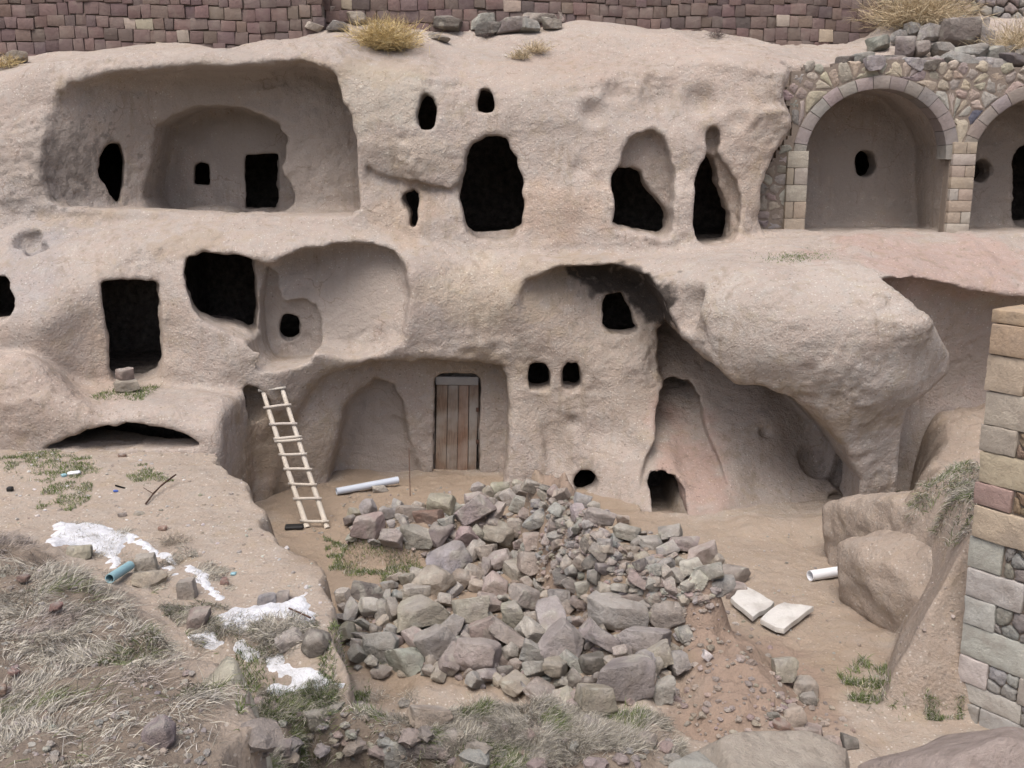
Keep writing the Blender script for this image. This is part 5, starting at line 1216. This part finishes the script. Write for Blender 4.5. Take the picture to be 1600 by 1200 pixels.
def tophit(px, py): return P3(px, py, 14.6)
W_ = np.array([onground(*q)[:2] for q in [(1374,782),(1400,768),(1450,754),(1530,730),(1580,722),(1570,800),(1530,838),(1500,850),(1462,836),(1430,815),(1400,800)]])
B = scatter(W_, 17000, lambda q: np.clip(.55 + .9*noise(np.c_[q, q[:, :1]*0], .2, 470) - psdf(W_, q[:, 0], q[:, 1])*1.5, .02, 1)); cl = pick(DRY, len(B)); gq = (rng.uniform(size=len(B)) < .35) & (noise(np.c_[B[:, :2], B[:, :1]*0], .3, 475) > -.2); cl[gq] = pick(GRN, int(gq.sum()))
blades('rock_top_grass', B, rng.uniform(.06, .16, len(B)), rng.uniform(.004, .007, len(B)), comb(B, .35, 15, .4) + (-.3, -.3, 0), rng.uniform(.4, 1.2, len(B))[:, None], cl, label='dull dry grass on top of the right rock')
W_ = np.array([P3(q[0], q[1], 13.35)[:2] for q in [(165,592),(240,592),(245,604),(205,625),(165,622)]]); 
B = np.array([(float(x), float(y), float(zL_f(x, y))) for x, y in [(float(pr(rng.uniform(160, 240), 605, 14)[0]), rng.uniform(13.55, 14.25)) for _ in range(900)]]); blades('green_turf', B + (0, 0, .01), rng.uniform(.03, .09, 900), np.full(900, .007), rng.normal(size=(900, 3))*.45 + (0, 0, .8), rng.uniform(0, .7, 900)[:, None], pick(GRN, 900), label='green turf in front of the left doorway')
B = np.array([(lambda P_: (P_[0], P_[1], float(zt_f(P_[0], P_[1])) + .01))(P3(1245 + rng.normal()*26, 404, 14.85 + rng.normal()*.12 + .15*math.sin(_*7.))) for _ in range(600)]); blades('green_turf', B, rng.uniform(.015, .045, 600), np.full(600, .007), rng.normal(size=(600, 3))*.45 + (0, 0, .6), rng.uniform(0, .7, 600)[:, None], pick(GRN, 600), label='thin line of green moss on the terrace edge above the overhang')
# shrubs
def shrub(px, py, rad, n, cols, label, name='dry_shrub', hf=ontop, sq=.8, wdt=.007):
    B0 = np.array(hf(px, py)); m_ = px2m(B0); R = rad*m_; d = rng.normal(size=(n, 3)); d[:, 2] = np.abs(d[:, 2])*.9 + .12; d /= np.linalg.norm(d, axis=1)[:, None]; d[:, 2] *= sq
    st = B0 + rng.normal(size=(n, 3))*(R*.22, R*.15, R*.05) + d*R*rng.uniform(0, .75, (n, 1)); jd = d + rng.normal(size=(n, 3))*.45
    return tag(blades(name, st, R*rng.uniform(.15, .42, n), np.full(n, wdt), jd, rng.uniform(-.2, .6, n)[:, None], pick(cols, n, .25), kind=None, origin=tuple(B0)), label, 'shrub')
YEL = [(.56,.44,.22),(.48,.37,.18),(.64,.53,.30),(.38,.29,.15)]; STR = [(.55,.45,.30),(.46,.37,.24),(.62,.53,.37),(.34,.27,.18)]
shrub(603, 74, 62, 4200, YEL, 'round yellow dry shrub on the rim between the great niche and the ovals')
shrub(1432, 40, 84, 5200, STR, 'large straw coloured shrub beside the end of the block wall')
shrub(1592, 84, 62, 3200, STR, 'straw coloured shrub at the right edge above the arches')
shrub(838, 82, 26, 700, STR, 'low straw tuft trailing down the slope, left piece'); shrub(812, 92, 22, 600, STR + [(.2,.18,.1)], 'low straw tuft with dark stems at the lower end of the trail')
shrub(965, 32, 34, 900, [(.38,.34,.30),(.28,.25,.22),(.48,.44,.38)], 'wiry grey shrub at the foot of the block wall'); shrub(925, 22, 26, 500, [(.12,.10,.09),(.2,.17,.15)], 'dark dead shrub left of the wiry grey shrub')
shrub(1120, 58, 18, 300, [(.2,.16,.15),(.12,.1,.09)], 'small dark dead tuft under the right of the block wall'); shrub(760, 58, 14, 200, [(.2,.16,.15),(.12,.1,.09)], 'small dark dead tuft below the row of grey stones')
shrub(8, 104, 26, 700, YEL + [(.3,.24,.15)], 'yellow brown tuft at the far left of the rim')
def pierhit(px, py): q = O3 + U3*.5 - N3*.3; return (q[0], q[1], ztop_p-.02)
shrub(0, 0, 22, 260, [(.32,.30,.20),(.2,.2,.12),(.42,.38,.28)], 'sparse weed growing on top of the masonry wall', 'weed', pierhit)
shrub(215, 755, 0.1, 5, DRY, 'x', 'tmp') if False else None
shrub(330, 700, 26, 260, [(.30,.26,.21),(.22,.19,.16)], 'wispy grey dead weed on the plateau near its back corner', 'weed', onground, .6, .005)
shrub(270, 850, 34, 420, [(.30,.26,.21),(.22,.19,.16),(.4,.35,.28)], 'wispy dead weed right of the broad part of the snow', 'weed', onground, .5, .005)
shrub(440, 990, 56, 1800, DRY, 'dry grass tussock between the narrow snow patch and the green boulder', 'tussock', onground, .45, .005)
shrub(1350, 1085, 26, 130, [(.45,.40,.30)], 'pale dead stalks among the green weeds', 'weed', onground, .9, .005)
for i, (px, py) in enumerate([(850,1100),(740,1105),(640,1098),(1000,1125),(900,1150),(590,1095),(560,1120),(480,1120)]):
    shrub(px, py, 26, 220, DRY, ['dead grass tuft under the middle of the heap','dead grass tuft below the wide brown grey stone','dead grass tuft below the large lumpy boulder','dead grass tuft below the big pale flat boulder','dead grass tuft low on the bank, right of centre','dead grass tuft beside the tip of the lowest snow','dead grass tuft in the bank just below the snow tip','dead grass tuft over the wide brown slab'][i], 'grass_tuft', onground, .9, .004)
# ---------------------------------------------------------------- litter
def bit(name, px, py, dims, rot, mat, lab, cat, r=.01):
    B = onground(px, py); p, f = rbox(dims, r, 3, min(dims)*.15, int(px), .05); p = p @ rotm(*rot).T; o = mesh_np(name, p, np.array(f), mat); o.location = B + (0, 0, -p[:, 2].min() - .004); tag(o, lab, cat)
bit('plastic_bottle', 116, 742, (.16, .06, .05), (0, 0, .3), M['white_pvc'], 'crushed white bottle on the green turf', 'litter', .024)
bit('plastic_scrap', 100, 745, (.07, .05, .04), (.2, 0, .8), M['cyan'], 'pale scrap left of the crushed white bottle', 'litter', .015)
bit('plastic_scrap', 181, 769, (.06, .035, .025), (0, .2, .4), m_plain('blue_plastic', (.07, .13, .42), .4), 'bright blue scrap on the bare plateau', 'litter')
bit('plastic_scrap', 365, 899, (.055, .05, .03), (0, 0, 0), M['cyan'], 'turquoise scrap near the fork of the snow', 'litter', .015)
bit('plastic_bag', 460, 826, (.26, .14, .05), (0, 0, .1), M['black'], 'flat black rag at the foot of the ladder', 'litter', .02)
bit('stick', 188, 762, (.17, .02, .02), (0, .05, -.5), M['wood'], 'short straight stick on the plateau', 'stick', .008)
bit('dark_lump', 16, 767, (.08, .07, .06), (0, 0, 0), M['black'], 'small black lump at the far left of the plateau', 'litter', .02)
for i, (px, py, s_, lb) in enumerate([(37,914,.11,'orange red brick fragment lying high in the dry grass'),(88,958,.12,'orange brick fragment in the middle of the dry grass'),(4,1092,.10,'bright red brick fragment at the left edge'),(22,1064,.08,'dull red brick fragment above the bright red one')]):
    B = onground(px, py); tag(add_stone('brick_fragment', B + (0, 0, .03), (s_, s_*.7, s_*.5), (0, 0, i), 'red', 1500+i, 2, .5, .1), lb, 'brick fragment')
mb = MB(); p0 = onground(228, 790); prev = p0 + (0, 0, .02)
for px, py, dz in ((240, 778, .05), (252, 768, .07), (262, 764, .1), (276, 756, .12)):
    q = onground(px, py) + (0, 0, dz); tube(mb, prev, q, .012, .009, 6); prev = q
tube(mb, onground(240, 778) + (0, 0, .05), onground(225, 775) + (0, 0, .1), .007, .004, 5)
tag(mb.build('twig', M['rust'], None, True, tuple(p0)), 'dark bent twig lying on the plateau', 'twig')
mb = MB(); A = onground(452, 957) + (0, 0, .04); B_ = onground(486, 982) + (0, 0, .1); tube(mb, A, B_, .008, .008, 6); tag(mb.build('stick', M['rust'], None, True, tuple(A)), 'thin brown stick between the snow and the smooth dark boulder', 'stick')
